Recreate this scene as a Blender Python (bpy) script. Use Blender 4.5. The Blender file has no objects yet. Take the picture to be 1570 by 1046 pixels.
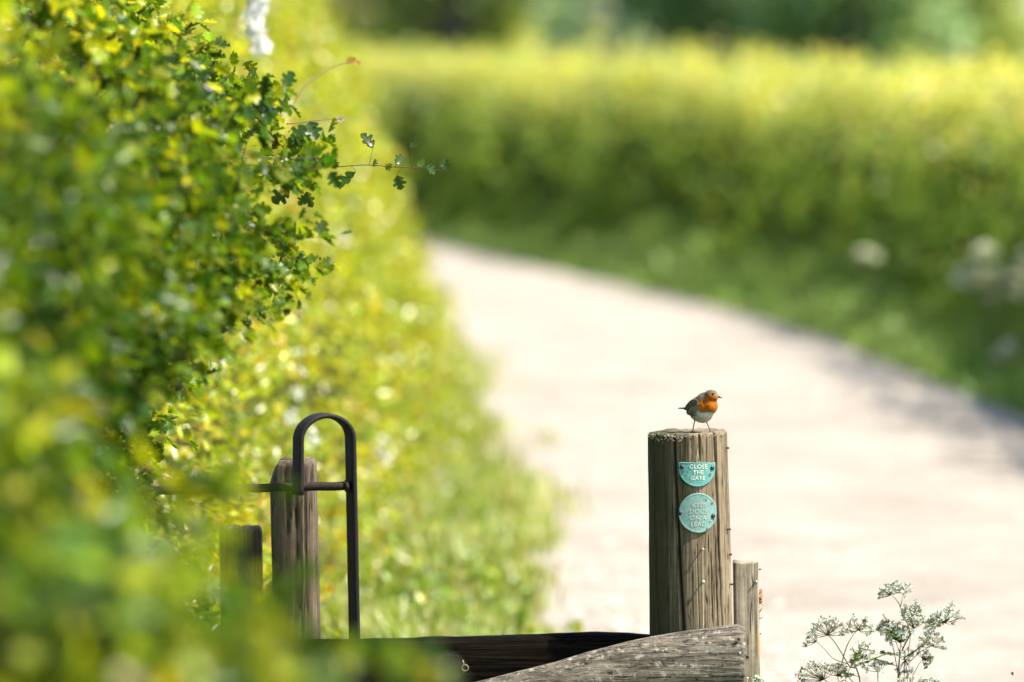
import bpy, bmesh, math, random
import numpy as np
from mathutils import Vector, Matrix

SEED = 7
rng = np.random.default_rng(SEED)
random.seed(SEED)
scene = bpy.context.scene
COL = scene.collection
R = math.radians

# ------------------------------------------------------------------ camera model
W, H = 1570.0, 1046.0
LENS, SENS = 200.0, 36.0
F = W * LENS / SENS
CAMZ = 2.27
TILT = math.atan((523 - 19) / F)

def at(px, py, d):
    """photo pixel -> world point on the plane Y = d"""
    u, v = (px - 785) / F, (523 - py) / F
    fy, fz = math.cos(TILT), -math.sin(TILT)
    uy, uz = math.sin(TILT), math.cos(TILT)
    s = d / (fy + v * uy)
    return np.array([s * u, d, CAMZ + s * (fz + v * uz)])

# ------------------------------------------------------------------ noise
def _hash(ix, iy, iz, seed):
    h = (ix * 374761393 + iy * 668265263 + iz * 2147483647 + seed * 974634777) & 0xFFFFFFFF
    h = ((h ^ (h >> 13)) * 1274126177) & 0xFFFFFFFF
    h = h ^ (h >> 16)
    return (h & 0xFFFF) / 65535.0

def vnoise(p, seed=0):
    p = np.asarray(p, dtype=np.float64)
    i = np.floor(p).astype(np.int64)
    f = p - i
    f = f * f * (3 - 2 * f)
    r = 0
    for dx in (0, 1):
        for dy in (0, 1):
            for dz in (0, 1):
                w = (f[:, 0] if dx else 1 - f[:, 0]) * (f[:, 1] if dy else 1 - f[:, 1]) * (f[:, 2] if dz else 1 - f[:, 2])
                r = r + w * _hash(i[:, 0] + dx, i[:, 1] + dy, i[:, 2] + dz, seed)
    return r

def fbm(p, seed=0, oct=3):
    p = np.asarray(p, dtype=np.float64)
    a, s, t = 0.5, 0.0, 0.0
    for k in range(oct):
        s = s + a * vnoise(p * (2 ** k), seed + k * 17)
        t += a
        a *= 0.5
    return s / t

def unit(v):
    v = np.asarray(v, dtype=np.float64)
    return v / (np.linalg.norm(v, axis=-1, keepdims=True) + 1e-12)

# ------------------------------------------------------------------ objects
ORIGIN = {}

def link(o, parent=None, origin=(0, 0, 0)):
    COL.objects.link(o)
    if parent is not None:
        o.parent = parent
        ORIGIN[o.name] = ORIGIN[parent.name]
    else:
        o.location = origin
        ORIGIN[o.name] = np.array(origin, dtype=float)
    return o

def root_of(parent, origin):
    return ORIGIN[parent.name] if parent is not None else np.array(origin, dtype=float)

def thing(name, label, cat, loc, group=None):
    o = bpy.data.objects.new(name, None)
    o.empty_display_size = 0.1
    link(o, None, tuple(float(v) for v in loc))
    o['label'] = label
    o['category'] = cat
    if group:
        o['group'] = group
    return o

def tag(o, label, cat, group=None):
    o['label'] = label
    o['category'] = cat
    if group:
        o['group'] = group
    return o

def mesh_np(name, V, faces, mat, parent=None, origin=(0, 0, 0), col=None, smooth=True, uv=None):
    """faces: list of int arrays (n,k) with the same k inside one array"""
    V = np.asarray(V, dtype=np.float64) - root_of(parent, origin)
    me = bpy.data.meshes.new(name)
    if not isinstance(faces, (list, tuple)):
        faces = [faces]
    faces = [np.asarray(f, dtype=np.int32) for f in faces if len(f)]
    nl = sum(f.size for f in faces)
    nf = sum(len(f) for f in faces)
    me.vertices.add(len(V))
    me.vertices.foreach_set('co', V.astype(np.float32).ravel())
    me.loops.add(nl)
    me.polygons.add(nf)
    me.loops.foreach_set('vertex_index', np.concatenate([f.ravel() for f in faces]))
    starts, k0 = [], 0
    for f in faces:
        starts.append(k0 + np.arange(len(f)) * f.shape[1])
        k0 += f.size
    me.polygons.foreach_set('loop_start', np.concatenate(starts).astype(np.int32))
    if smooth:
        me.polygons.foreach_set('use_smooth', np.ones(nf, dtype=bool))
    me.update(calc_edges=True)
    if col is not None:
        a = me.color_attributes.new('tint', 'FLOAT_COLOR', 'POINT')
        c = np.ones((len(V), 4), dtype=np.float32)
        c[:, :3] = col
        a.data.foreach_set('color', c.ravel())
    me.materials.append(mat)
    o = bpy.data.objects.new(name, me)
    return link(o, parent, origin)

class MB:
    """collects geometry (quads + tris) into one mesh"""
    def __init__(s):
        s.v, s.q, s.t, s.c, s.n = [], [], [], [], 0
    def add(s, V, q=None, t=None, c=None):
        V = np.asarray(V, dtype=np.float64)
        if q is not None and len(q):
            s.q.append(np.asarray(q) + s.n)
        if t is not None and len(t):
            s.t.append(np.asarray(t) + s.n)
        s.v.append(V)
        s.c.append(np.tile(np.asarray(c if c is not None else (1, 1, 1), dtype=float), (len(V), 1)) if np.ndim(c) < 2 else np.asarray(c))
        s.n += len(V)
        return s
    def build(s, name, mat, parent=None, origin=(0, 0, 0), smooth=True):
        f = []
        if s.q: f.append(np.concatenate(s.q))
        if s.t: f.append(np.concatenate(s.t))
        return mesh_np(name, np.concatenate(s.v), f, mat, parent, origin, np.concatenate(s.c), smooth)

def loft(rings, cap=True):
    """rings (m,n,3) -> verts, quads, tris"""
    rings = np.asarray(rings)
    m, n = rings.shape[:2]
    V = rings.reshape(-1, 3)
    i = np.arange(m - 1)[:, None]
    j = np.arange(n)[None, :]
    a = (i * n + j).ravel(); b = (i * n + (j + 1) % n).ravel()
    q = np.stack([a, b, b + n, a + n], 1)
    t = []
    if cap:
        c0, c1 = rings[0].mean(0), rings[-1].mean(0)
        V = np.vstack([V, c0, c1])
        k = m * n
        jj = np.arange(n)
        t = np.vstack([np.stack([np.full(n, k), (jj + 1) % n, jj], 1),
                       np.stack([np.full(n, k + 1), (m - 1) * n + jj, (m - 1) * n + (jj + 1) % n], 1)])
    return V, q, t

def tube(path, rad, n=6, cap=True):
    P = np.asarray(path, dtype=float)
    r = np.broadcast_to(np.asarray(rad, dtype=float), (len(P),))
    T = np.gradient(P, axis=0)
    T = unit(T)
    ref = np.array([0, 0, 1.0]) if abs(T[0][2]) < 0.9 else np.array([1.0, 0, 0])
    rings = []
    b = unit(np.cross(T[0], ref))
    for k in range(len(P)):
        b = unit(b - T[k] * np.dot(b, T[k]))
        c = np.cross(T[k], b)
        a = np.arange(n) / n * 2 * math.pi
        rings.append(P[k] + r[k] * (np.cos(a)[:, None] * b + np.sin(a)[:, None] * c))
    return loft(rings, cap)

def smooth_path(pts, m):
    pts = np.asarray(pts, dtype=float)
    n = len(pts)
    t = np.linspace(0, n - 1, m)
    out = []
    for x in t:
        i = min(int(x), n - 2)
        f = x - i
        p0, p1, p2, p3 = pts[max(i - 1, 0)], pts[i], pts[i + 1], pts[min(i + 2, n - 1)]
        out.append(0.5 * ((2 * p1) + (-p0 + p2) * f + (2 * p0 - 5 * p1 + 4 * p2 - p3) * f * f + (-p0 + 3 * p1 - 3 * p2 + p3) * f ** 3))
    return np.array(out)

# ------------------------------------------------------------------ materials
def new_mat(name):
    m = bpy.data.materials.new(name)
    m.use_nodes = True
    nt = m.node_tree
    nt.nodes.clear()
    out = nt.nodes.new('ShaderNodeOutputMaterial')
    return m, nt, out

def N(nt, kind, **kw):
    n = nt.nodes.new(kind)
    for k, v in kw.items():
        if k in n.inputs.keys():
            n.inputs[k].default_value = v
        else:
            setattr(n, k, v)
    return n

def ramp(nt, src, stops, interp='LINEAR'):
    r = nt.nodes.new('ShaderNodeValToRGB')
    r.color_ramp.interpolation = interp
    e = r.color_ramp.elements
    while len(e) < len(stops):
        e.new(0.5)
    for el, (p, c) in zip(e, stops):
        el.position = p
        el.color = (*c, 1) if len(c) == 3 else c
    nt.links.new(src, r.inputs['Fac'])
    return r.outputs['Color']

def mix(nt, fac, a, b, mode='MIX'):
    m = nt.nodes.new('ShaderNodeMix')
    m.data_type = 'RGBA'
    m.blend_type = mode
    for s, i in ((fac, 0), (a, 6), (b, 7)):
        if hasattr(s, 'is_output'):
            nt.links.new(s, m.inputs[i])
        elif i == 0:
            m.inputs[0].default_value = s
        else:
            m.inputs[i].default_value = (*s, 1)
    return m.outputs[2]

def coords(nt, scale=(1, 1, 1), kind='Object', rot=(0, 0, 0)):
    tc = nt.nodes.new('ShaderNodeTexCoord')
    mp = nt.nodes.new('ShaderNodeMapping')
    mp.inputs['Scale'].default_value = scale
    mp.inputs['Rotation'].default_value = rot
    nt.links.new(tc.outputs[kind], mp.inputs['Vector'])
    return mp.outputs['Vector']

def noise(nt, vec, scale, detail=4, rough=0.55, dist=0.0):
    n = nt.nodes.new('ShaderNodeTexNoise')
    n.inputs['Scale'].default_value = scale
    n.inputs['Detail'].default_value = detail
    n.inputs['Roughness'].default_value = rough
    n.inputs['Distortion'].default_value = dist
    nt.links.new(vec, n.inputs['Vector'])
    return n.outputs['Fac']

def bump(nt, h, dist, strength=1.0):
    b = nt.nodes.new('ShaderNodeBump')
    b.inputs['Distance'].default_value = dist
    b.inputs['Strength'].default_value = strength
    nt.links.new(h, b.inputs['Height'])
    return b.outputs['Normal']

def principled(nt, out, col, rough=0.8, normal=None, metal=0.0, spec=0.5):
    p = nt.nodes.new('ShaderNodeBsdfPrincipled')
    if hasattr(col, 'is_output'):
        nt.links.new(col, p.inputs['Base Color'])
    else:
        p.inputs['Base Color'].default_value = (*col, 1)
    if hasattr(rough, 'is_output'):
        nt.links.new(rough, p.inputs['Roughness'])
    else:
        p.inputs['Roughness'].default_value = rough
    p.inputs['Metallic'].default_value = metal
    p.inputs['Specular IOR Level'].default_value = spec
    if normal is not None:
        nt.links.new(normal, p.inputs['Normal'])
    nt.links.new(p.outputs['BSDF'], out.inputs['Surface'])
    return p

def leaf_material(name, trans=0.45, gloss=0.06, rough=0.35, tcol=(1.25, 1.2, 0.45)):
    m, nt, out = new_mat(name)
    at_ = N(nt, 'ShaderNodeAttribute', attribute_name='tint')
    c = at_.outputs['Color']
    d = N(nt, 'ShaderNodeBsdfDiffuse')
    nt.links.new(c, d.inputs['Color'])
    t = N(nt, 'ShaderNodeBsdfTranslucent')
    nt.links.new(mix(nt, 1.0, c, tcol, 'MULTIPLY'), t.inputs['Color'])
    ms = N(nt, 'ShaderNodeMixShader')
    ms.inputs[0].default_value = trans
    nt.links.new(d.outputs[0], ms.inputs[1]); nt.links.new(t.outputs[0], ms.inputs[2])
    g = N(nt, 'ShaderNodeBsdfGlossy')
    g.inputs['Roughness'].default_value = rough
    g.inputs['Color'].default_value = (1, 1, 1, 1)
    ms2 = N(nt, 'ShaderNodeMixShader')
    ms2.inputs[0].default_value = gloss
    nt.links.new(ms.outputs[0], ms2.inputs[1]); nt.links.new(g.outputs[0], ms2.inputs[2])
    nt.links.new(ms2.outputs[0], out.inputs['Surface'])
    return m

M = {}
M['leaf'] = leaf_material('hawthorn_leaf', trans=0.5, gloss=0.014, rough=0.32, tcol=(1.4, 1.25, 0.3))
M['leaf_sun'] = leaf_material('sunlit_leaf', trans=0.5, gloss=0.04, rough=0.32, tcol=(1.3, 1.25, 0.3))
M['leaf_far'] = leaf_material('tree_leaf', trans=0.35, gloss=0.03, rough=0.5, tcol=(1.15, 1.0, 0.6))
M['grass'] = leaf_material('grass_blade', trans=0.4, gloss=0.04, rough=0.4, tcol=(1.15, 1.15, 0.5))
M['petal'] = leaf_material('petal', trans=0.3, gloss=0.0, tcol=(1, 1, 1))

def mat_tint(name, rough=0.7, bscale=0, bdist=0.001, spec=0.3, vary=0.0):
    m, nt, out = new_mat(name)
    a = N(nt, 'ShaderNodeAttribute', attribute_name='tint')
    c = a.outputs['Color']
    nrm = None
    if bscale:
        n = noise(nt, coords(nt), bscale, 5)
        nrm = bump(nt, n, bdist)
        if vary:
            c = mix(nt, 1.0, c, ramp(nt, n, [(0.25, (1 - vary,) * 3), (0.75, (1 + vary,) * 3)]), 'MULTIPLY')
    principled(nt, out, c, rough, nrm, spec=spec)
    return m
M['tint'] = mat_tint('stem_tint')
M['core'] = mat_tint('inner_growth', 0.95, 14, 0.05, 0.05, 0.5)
M['bark'] = mat_tint('bark', 0.9, 9, 0.03, 0.1, 0.4)

def wood_mat(name, dark, mid, light, sx=60, sz=3, bumpd=0.0015, lichen=None, left_green=None, axis='Z', spec=0.25, spots=None, splinter=None, speck=None):
    m, nt, out = new_mat(name)
    sc = {'Z': (sx, sx, sz), 'X': (sz, sx, sx)}[axis]
    v = coords(nt, sc)
    v1 = coords(nt)
    fine = noise(nt, v, 1.0, 6, 0.65, 0.4)
    broad = noise(nt, coords(nt, tuple(s * 0.22 for s in sc)), 1.0, 4, 0.6, 0.6)
    c = ramp(nt, fine, [(0.28, dark), (0.5, mid), (0.72, light)])
    c = mix(nt, 0.75, c, ramp(nt, broad, [(0.3, (0.55, 0.52, 0.48)), (0.7, (1.25, 1.22, 1.15))]), 'MULTIPLY')
    hgt = fine
    ck = noise(nt, coords(nt, tuple(q * (0.42 if q > 20 else 0.5) for q in sc)), 1.0, 3, 0.6, 0.3)
    ab = N(nt, 'ShaderNodeMath', operation='SUBTRACT'); nt.links.new(ck, ab.inputs[0]); ab.inputs[1].default_value = 0.5
    ab2 = N(nt, 'ShaderNodeMath', operation='ABSOLUTE'); nt.links.new(ab.outputs[0], ab2.inputs[0])
    c = mix(nt, ramp_map(nt, ab2.outputs[0], 0.004, 0.022), c, tuple(q * 0.35 for q in dark))
    mott = noise(nt, v1, 38, 5, 0.7)
    c = mix(nt, 0.6, c, ramp(nt, mott, [(0.3, (0.62, 0.6, 0.57)), (0.7, (1.3, 1.3, 1.28))]), 'MULTIPLY')
    if lichen:
        k = noise(nt, v1, lichen[1], 6, 0.7, 0.5)
        k2 = noise(nt, coords(nt, tuple(s * 0.5 for s in sc)), 1.0, 5, 0.7)
        mk = N(nt, 'ShaderNodeMath', operation='MULTIPLY')
        nt.links.new(ramp(nt, k, [(lichen[2], (0, 0, 0)), (lichen[2] + 0.1, (1, 1, 1))]), mk.inputs[0])
        nt.links.new(ramp(nt, k2, [(0.42, (0, 0, 0)), (0.6, (1, 1, 1))]), mk.inputs[1])
        c = mix(nt, mk.outputs[0], c, lichen[0])
    if speck:
        k = noise(nt, coords(nt, (1, 1, 1) if axis == 'Z' else (0.5, 1, 1)), speck[1], 3, 0.6)
        c = mix(nt, ramp(nt, k, [(speck[2], (0, 0, 0)), (speck[2] + 0.05, (1, 1, 1))]), c, speck[0])
    if left_green:  # dark green tone, stronger towards the left side, edge broken by noise
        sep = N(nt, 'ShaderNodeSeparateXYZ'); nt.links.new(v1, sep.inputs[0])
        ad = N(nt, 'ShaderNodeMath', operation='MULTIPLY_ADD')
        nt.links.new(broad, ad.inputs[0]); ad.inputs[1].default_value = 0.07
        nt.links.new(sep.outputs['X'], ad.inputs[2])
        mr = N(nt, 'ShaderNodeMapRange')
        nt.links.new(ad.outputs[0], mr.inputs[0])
        mr.inputs[1].default_value = left_green[1]; mr.inputs[2].default_value = left_green[2]
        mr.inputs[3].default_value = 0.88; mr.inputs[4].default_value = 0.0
        c = mix(nt, mr.outputs[0], c, left_green[0])
    if splinter:   # fresh torn wood patch: (colour, centre, size)
        d = N(nt, 'ShaderNodeVectorMath', operation='SUBTRACT'); nt.links.new(v1, d.inputs[0]); d.inputs[1].default_value = splinter[1]
        s_ = N(nt, 'ShaderNodeVectorMath', operation='DIVIDE'); nt.links.new(d.outputs[0], s_.inputs[0]); s_.inputs[1].default_value = splinter[2]
        ln = N(nt, 'ShaderNodeVectorMath', operation='LENGTH'); nt.links.new(s_.outputs[0], ln.inputs[0])
        ad = N(nt, 'ShaderNodeMath', operation='MULTIPLY_ADD'); nt.links.new(fine, ad.inputs[0]); ad.inputs[1].default_value = 1.6
        nt.links.new(ln.outputs['Value'], ad.inputs[2])
        c = mix(nt, ramp(nt, ad.outputs[0], [(0.0, (1, 1, 1)), (0.999, (0, 0, 0))]) if False else ramp_map(nt, ad.outputs[0], 1.45, 1.85), c, splinter[0])
    principled(nt, out, c, 0.85, bump(nt, hgt, bumpd), spec=spec)
    return m

def ramp_map(nt, src, lo, hi):
    mr = N(nt, 'ShaderNodeMapRange')
    nt.links.new(src, mr.inputs[0])
    mr.inputs[1].default_value = lo; mr.inputs[2].default_value = hi
    mr.inputs[3].default_value = 1.0; mr.inputs[4].default_value = 0.0
    return mr.outputs[0]

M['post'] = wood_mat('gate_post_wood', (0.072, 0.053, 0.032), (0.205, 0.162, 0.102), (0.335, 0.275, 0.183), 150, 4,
                     left_green=((0.05, 0.046, 0.015), -0.055, 0.014))
M['oldpost'] = wood_mat('old_post_wood', (0.034, 0.025, 0.016), (0.115, 0.088, 0.06), (0.22, 0.175, 0.122), 120, 3)
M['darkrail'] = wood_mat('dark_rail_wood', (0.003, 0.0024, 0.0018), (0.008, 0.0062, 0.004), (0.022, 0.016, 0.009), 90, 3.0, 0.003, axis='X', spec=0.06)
M['log'] = wood_mat('weathered_rail_wood', (0.04, 0.033, 0.025), (0.15, 0.129, 0.10), (0.29, 0.26, 0.21), 130, 9, 0.003, axis='X',
                    lichen=((0.44, 0.40, 0.31), 60, 0.53), speck=((0.035, 0.03, 0.022), 300, 0.60))
M['stake'] = wood_mat('stake_wood', (0.20, 0.16, 0.11), (0.40, 0.34, 0.25), (0.55, 0.485, 0.375), 110, 3,
                      splinter=((0.50, 0.24, 0.06), (0.028, -0.03, 0.66), (0.014, 0.05, 0.05)))

def simple(name, col, rough=0.6, metal=0.0, bs=0, bd=0.001, vary=None):
    m, nt, out = new_mat(name)
    c, nrm = col, None
    if bs:
        n = noise(nt, coords(nt), bs, 6, 0.65)
        nrm = bump(nt, n, bd)
        if vary:
            c = mix(nt, ramp(nt, n, [(0.45, (0, 0, 0)), (0.65, (1, 1, 1))]), col, vary)
    principled(nt, out, c, rough, nrm, metal, 0.3 if rough > 0.6 else 0.5)
    return m
M['iron'] = simple('black_iron', (0.006, 0.0055, 0.006), 0.7, 0.0, 130, 0.0012, (0.016, 0.011, 0.008))
M['rust'] = simple('rusty_iron', (0.018, 0.013, 0.010), 0.85, 0.0, 160, 0.001, (0.045, 0.026, 0.014))
M['zinc'] = simple('galvanised_steel', (0.42, 0.45, 0.47), 0.4, 0.8, 300, 0.0004)
M['nail'] = simple('dark_nail', (0.05, 0.05, 0.055), 0.45, 0.6)
M['plaque'] = simple('turquoise_paint', (0.085, 0.31, 0.265), 0.45, 0.0, 75, 0.0006, (0.17, 0.35, 0.30))
M['plaque_worn'] = simple('faded_turquoise_paint', (0.15, 0.31, 0.275), 0.6, 0.0, 90, 0.0006, (0.24, 0.33, 0.285))
M['letter'] = simple('cream_lettering', (0.72, 0.70, 0.58), 0.6, 0.0, 420, 0.0003, (0.5, 0.5, 0.38))
M['letter_worn'] = simple('worn_lettering', (0.46, 0.45, 0.34), 0.7, 0.0, 420, 0.0003, (0.26, 0.38, 0.31))
M['chip'] = simple('chipped_paint', (0.13, 0.115, 0.085), 0.9)
M['eye'] = simple('bird_eye', (0.004, 0.003, 0.003), 0.08)
M['beak'] = simple('bird_beak', (0.03, 0.025, 0.022), 0.35)
M['legs'] = simple('bird_leg', (0.10, 0.055, 0.04), 0.55)
M['fly'] = simple('fly_body', (0.015, 0.014, 0.014), 0.4)

def feather_mat():
    m, nt, out = new_mat('plumage')
    a = N(nt, 'ShaderNodeAttribute', attribute_name='tint')
    n = noise(nt, coords(nt, (300, 300, 520)), 1.0, 5, 0.7, 0.8)
    c = mix(nt, 1.0, a.outputs['Color'], ramp(nt, n, [(0.25, (0.6, 0.6, 0.6)), (0.75, (1.3, 1.3, 1.3))]), 'MULTIPLY')
    principled(nt, out, c, 0.9, bump(nt, n, 0.0015), spec=0.15)
    return m
M['feather'] = feather_mat()

def ground_mat():
    m, nt, out = new_mat('pasture')
    v = coords(nt)
    n = noise(nt, v, 0.7, 6, 0.6)
    n2 = noise(nt, v, 14, 4, 0.6)
    c = ramp(nt, n, [(0.3, (0.05, 0.085, 0.018)), (0.6, (0.085, 0.12, 0.03)), (0.8, (0.12, 0.13, 0.045))])
    c = mix(nt, 0.8, c, ramp(nt, n2, [(0.3, (0.6, 0.6, 0.55)), (0.7, (1.3, 1.3, 1.2))]), 'MULTIPLY')
    principled(nt, out, c, 0.95, bump(nt, n2, 0.03), spec=0.1)
    return m
M['ground'] = ground_mat()

def track_mat():
    m, nt, out = new_mat('stone_track')
    v = coords(nt)
    big = noise(nt, v, 0.8, 5, 0.62, 0.5)
    mid = noise(nt, v, 2.6, 5, 0.65)
    fine = noise(nt, v, 45, 5, 0.7)
    c = ramp(nt, big, [(0.28, (0.28, 0.244, 0.198)), (0.5, (0.385, 0.343, 0.291)), (0.75, (0.432, 0.392, 0.340))])
    c = mix(nt, 0.8, c, ramp(nt, mid, [(0.3, (0.80, 0.78, 0.75)), (0.7, (1.12, 1.12, 1.12))]), 'MULTIPLY')
    c = mix(nt, 0.6, c, ramp(nt, fine, [(0.3, (0.72, 0.7, 0.67)), (0.7, (1.2, 1.2, 1.2))]), 'MULTIPLY')
    principled(nt, out, c, 0.92, bump(nt, fine, 0.012), spec=0.2)
    return m
M['track'] = track_mat()

# ------------------------------------------------------------------ leaf templates (x along leaf, y across, z up)
def leaf_lobed():
    half = [(0.0, 0.0), (0.10, 0.05), (0.22, 0.30), (0.34, 0.34), (0.40, 0.15), (0.52, 0.44), (0.66, 0.42), (0.66, 0.16), (0.84, 0.26), (0.94, 0.14), (1.0, 0.0)]
    mid = [(0.0, 0.0), (0.3, 0.0), (0.5, 0.0), (0.72, 0.0), (1.0, 0.0)]
    V, T = [], []
    V += [(x, 0, -0.05 * math.sin(x * 3.1) - 0.10 * x * x) for x, _ in mid]
    for sgn in (1, -1):
        b = len(V)
        V += [(x, sgn * y, 0.35 * y - 0.10 * x * x + 0.02 * math.sin(9 * x)) for x, y in half[1:-1]]
        L = [0] + [b + i for i in range(len(half) - 2)] + [4]
        near = [0, 0, 1, 1, 1, 2, 2, 2, 3, 3, 4]
        for i in range(len(L) - 1):
            a, c, m0, m1 = L[i], L[i + 1], near[i], near[i + 1]
            for tri in ((a, c, m0), (c, m1, m0)):
                if len(set(tri)) == 3:
                    T.append(tri if sgn > 0 else tri[::-1])
    return np.array(V), np.array(T)

def leaf_oval():
    V = [(0, 0, 0), (0.35, 0.30, 0.10), (0.75, 0.24, 0.04), (1, 0, -0.08), (0.75, -0.24, 0.04), (0.35, -0.30, 0.10), (0.5, 0, -0.02)]
    T = [(0, 6, 1), (1, 6, 2), (2, 6, 3), (3, 6, 4), (4, 6, 5), (5, 6, 0)]
    return np.array(V), np.array(T)

def leaf_dia():
    V = [(0, 0, 0), (0.5, 0.36, 0.08), (1, 0, -0.05), (0.5, -0.36, 0.08)]
    return np.array(V), np.array([(0, 2, 1), (0, 3, 2)])

def flower():
    V, T = [(0, 0, 0.05)], []
    for k in range(5):
        a = k * 2 * math.pi / 5
        b = len(V)
        for da, r in ((-0.5, 0.75), (0, 1.0), (0.5, 0.75)):
            V.append((r * math.cos(a + da), r * math.sin(a + da), 0.22))
        T += [(0, b, b + 1), (0, b + 1, b + 2)]
    return np.array(V), np.array(T)
LOBED, OVAL, DIA, FLOWER = leaf_lobed(), leaf_oval(), leaf_dia(), flower()

def leaf_geo(pos, axis, nrm, size, template):
    TV, TT = template
    t = unit(axis)
    n = unit(nrm - (nrm * t).sum(1, keepdims=True) * t)
    b = np.cross(n, t)
    n_, k = len(pos), len(TV)
    V = pos[:, None, :] + size[:, None, None] * (TV[None, :, 0, None] * t[:, None, :] + TV[None, :, 1, None] * b[:, None, :] + TV[None, :, 2, None] * n[:, None, :])
    T = (TT[None] + (np.arange(n_) * k)[:, None, None]).reshape(-1, 3)
    return V.reshape(-1, 3), T, k

def pick(pal, n, vary=0.2):
    """random real leaf colours from [(weight, rgb)]"""
    w = np.array([p[0] for p in pal], float); w /= w.sum()
    c = np.array([p[1] for p in pal])[rng.choice(len(pal), n, p=w)]
    return c * (1 + vary * rng.standard_normal((n, 1))).clip(0.5, 1.6) * (1 + 0.08 * rng.standard_normal((n, 3))).clip(0.7, 1.3)

def leaves(name, pos, axis, nrm, size, col, template, mat, parent):
    V, T, k = leaf_geo(pos, axis, nrm, size, template)
    return mesh_np(name, V, T, mat, parent, col=np.repeat(col, k, 0))

# ------------------------------------------------------------------ shoots of leaves
def shoot_leaves(root, direc, length, per, size, spread=0.9, outward=None):
    """leaves set along each shoot, alternately to its sides"""
    n = len(root)
    idx = np.repeat(np.arange(n), per)
    m = len(idx)
    f = rng.random(m)
    side = unit(np.cross(direc[idx], rng.standard_normal((m, 3))))
    pos = root[idx] + direc[idx] * (length[idx] * f)[:, None] + side * (0.012 * rng.random((m, 1)))
    ax = unit(direc[idx] * 0.7 + side * spread + np.array([0, 0, -0.15]))
    nr = rng.standard_normal((m, 3)) * 0.55 + np.array([0, 0, 0.75])
    if outward is not None:
        nr = nr + outward[idx] * 0.55
    return pos, ax, nr, size[idx] * (0.7 + 0.6 * rng.random(m)), idx, f

def clumps(col, pos, idx, seed, scale=2.2, amt=0.55):
    """whole shoots are younger and yellower or older and greener"""
    n = int(idx.max()) + 1
    sh = rng.standard_normal(n) * 0.16
    k = (fbm(pos * scale, seed, 2) - 0.5) * 2 * amt + sh[idx]
    return col * np.stack([1 + 1.0 * k, 1 + 0.7 * k, 1 + 0.2 * k], 1).clip(0.35, 1.7)

class Path:
    def __init__(s, pts, m=400):
        s.P = smooth_path([(x, y, 0) for x, y in pts], m)
        d = np.linalg.norm(np.diff(s.P, axis=0), axis=1)
        s.s = np.concatenate([[0], np.cumsum(d)])
        s.L = s.s[-1]
    def at(s, q, side):
        i = np.interp(q, s.s, np.arange(len(s.P)))
        x = np.interp(i, np.arange(len(s.P)), s.P[:, 0]); y = np.interp(i, np.arange(len(s.P)), s.P[:, 1])
        e = 0.5
        x2 = np.interp(q + e, s.s, s.P[:, 0]); y2 = np.interp(q + e, s.s, s.P[:, 1])
        x1 = np.interp(q - e, s.s, s.P[:, 0]); y1 = np.interp(q - e, s.s, s.P[:, 1])
        t = unit(np.stack([x2 - x1, y2 - y1, np.zeros_like(x)], 1))
        n = np.stack([t[:, 1], -t[:, 0], t[:, 2]], 1) * side
        return np.stack([x, y, np.zeros_like(x)], 1), n

def hedge_shoots(path, side, n, inset, height, width, amp, nscale, seed, top_share=0.25, bias=None, gap=0.0, depth=0.10):
    q = rng.random(n) * path.L
    if bias is not None:
        q = bias(n) * path.L
    base, nrm = path.at(q, side)
    hgt = height(base[:, 1])
    is_top = rng.random(n) < top_share
    z = np.where(is_top, hgt, hgt * rng.random(n) ** 0.9)
    off = -inset(base[:, 1], z) 
    off = np.where(is_top, off - rng.random(n) * width, off)
    p = base + nrm * off[:, None]
    p[:, 2] = z
    k = fbm(p * nscale, seed, 3) - 0.5
    out = np.where(is_top[:, None], np.array([0, 0, 1.0]), nrm)
    edge = np.clip((z / hgt - 0.85) / 0.15, 0, 1)[:, None] * (~is_top[:, None])
    out = unit(out + edge * np.array([0, 0, 1.0]))
    p = p + out * (k * 2 * amp)[:, None] - out * (rng.exponential(depth, n))[:, None]
    p[:, 2] = np.maximum(p[:, 2], 0.05)
    keep = fbm(p * nscale * 2.3, seed + 91, 2) > gap
    return p[keep], out[keep], (z / hgt)[keep], is_top[keep]

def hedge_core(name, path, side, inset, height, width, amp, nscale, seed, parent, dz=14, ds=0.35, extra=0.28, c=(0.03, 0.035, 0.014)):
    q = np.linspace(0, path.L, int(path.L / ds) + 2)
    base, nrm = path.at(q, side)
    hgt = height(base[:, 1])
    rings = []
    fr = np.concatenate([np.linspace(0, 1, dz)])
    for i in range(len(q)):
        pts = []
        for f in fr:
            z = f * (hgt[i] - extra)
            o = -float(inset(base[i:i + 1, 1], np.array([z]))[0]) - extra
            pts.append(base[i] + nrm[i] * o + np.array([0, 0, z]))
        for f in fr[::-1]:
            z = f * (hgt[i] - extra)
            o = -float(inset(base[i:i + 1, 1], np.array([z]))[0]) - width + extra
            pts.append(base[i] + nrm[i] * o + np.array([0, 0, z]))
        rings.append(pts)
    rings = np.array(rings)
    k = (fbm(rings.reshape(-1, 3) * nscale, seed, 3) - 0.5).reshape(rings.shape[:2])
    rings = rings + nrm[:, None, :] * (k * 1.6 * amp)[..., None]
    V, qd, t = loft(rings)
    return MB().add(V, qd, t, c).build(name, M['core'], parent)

# ------------------------------------------------------------------ THE SETTING
def structure(o):
    o['kind'] = 'structure'
    return o

def grid_sheet(name, xs, ys, zf, mat):
    X, Y = np.meshgrid(xs, ys)
    V = np.stack([X.ravel(), Y.ravel(), zf(X.ravel(), Y.ravel())], 1)
    nx, ny = len(xs), len(ys)
    i, j = np.meshgrid(np.arange(nx - 1), np.arange(ny - 1))
    a = (j * nx + i).ravel()
    return structure(mesh_np(name, V, np.stack([a, a + 1, a + nx + 1, a + nx], 1), mat))

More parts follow.
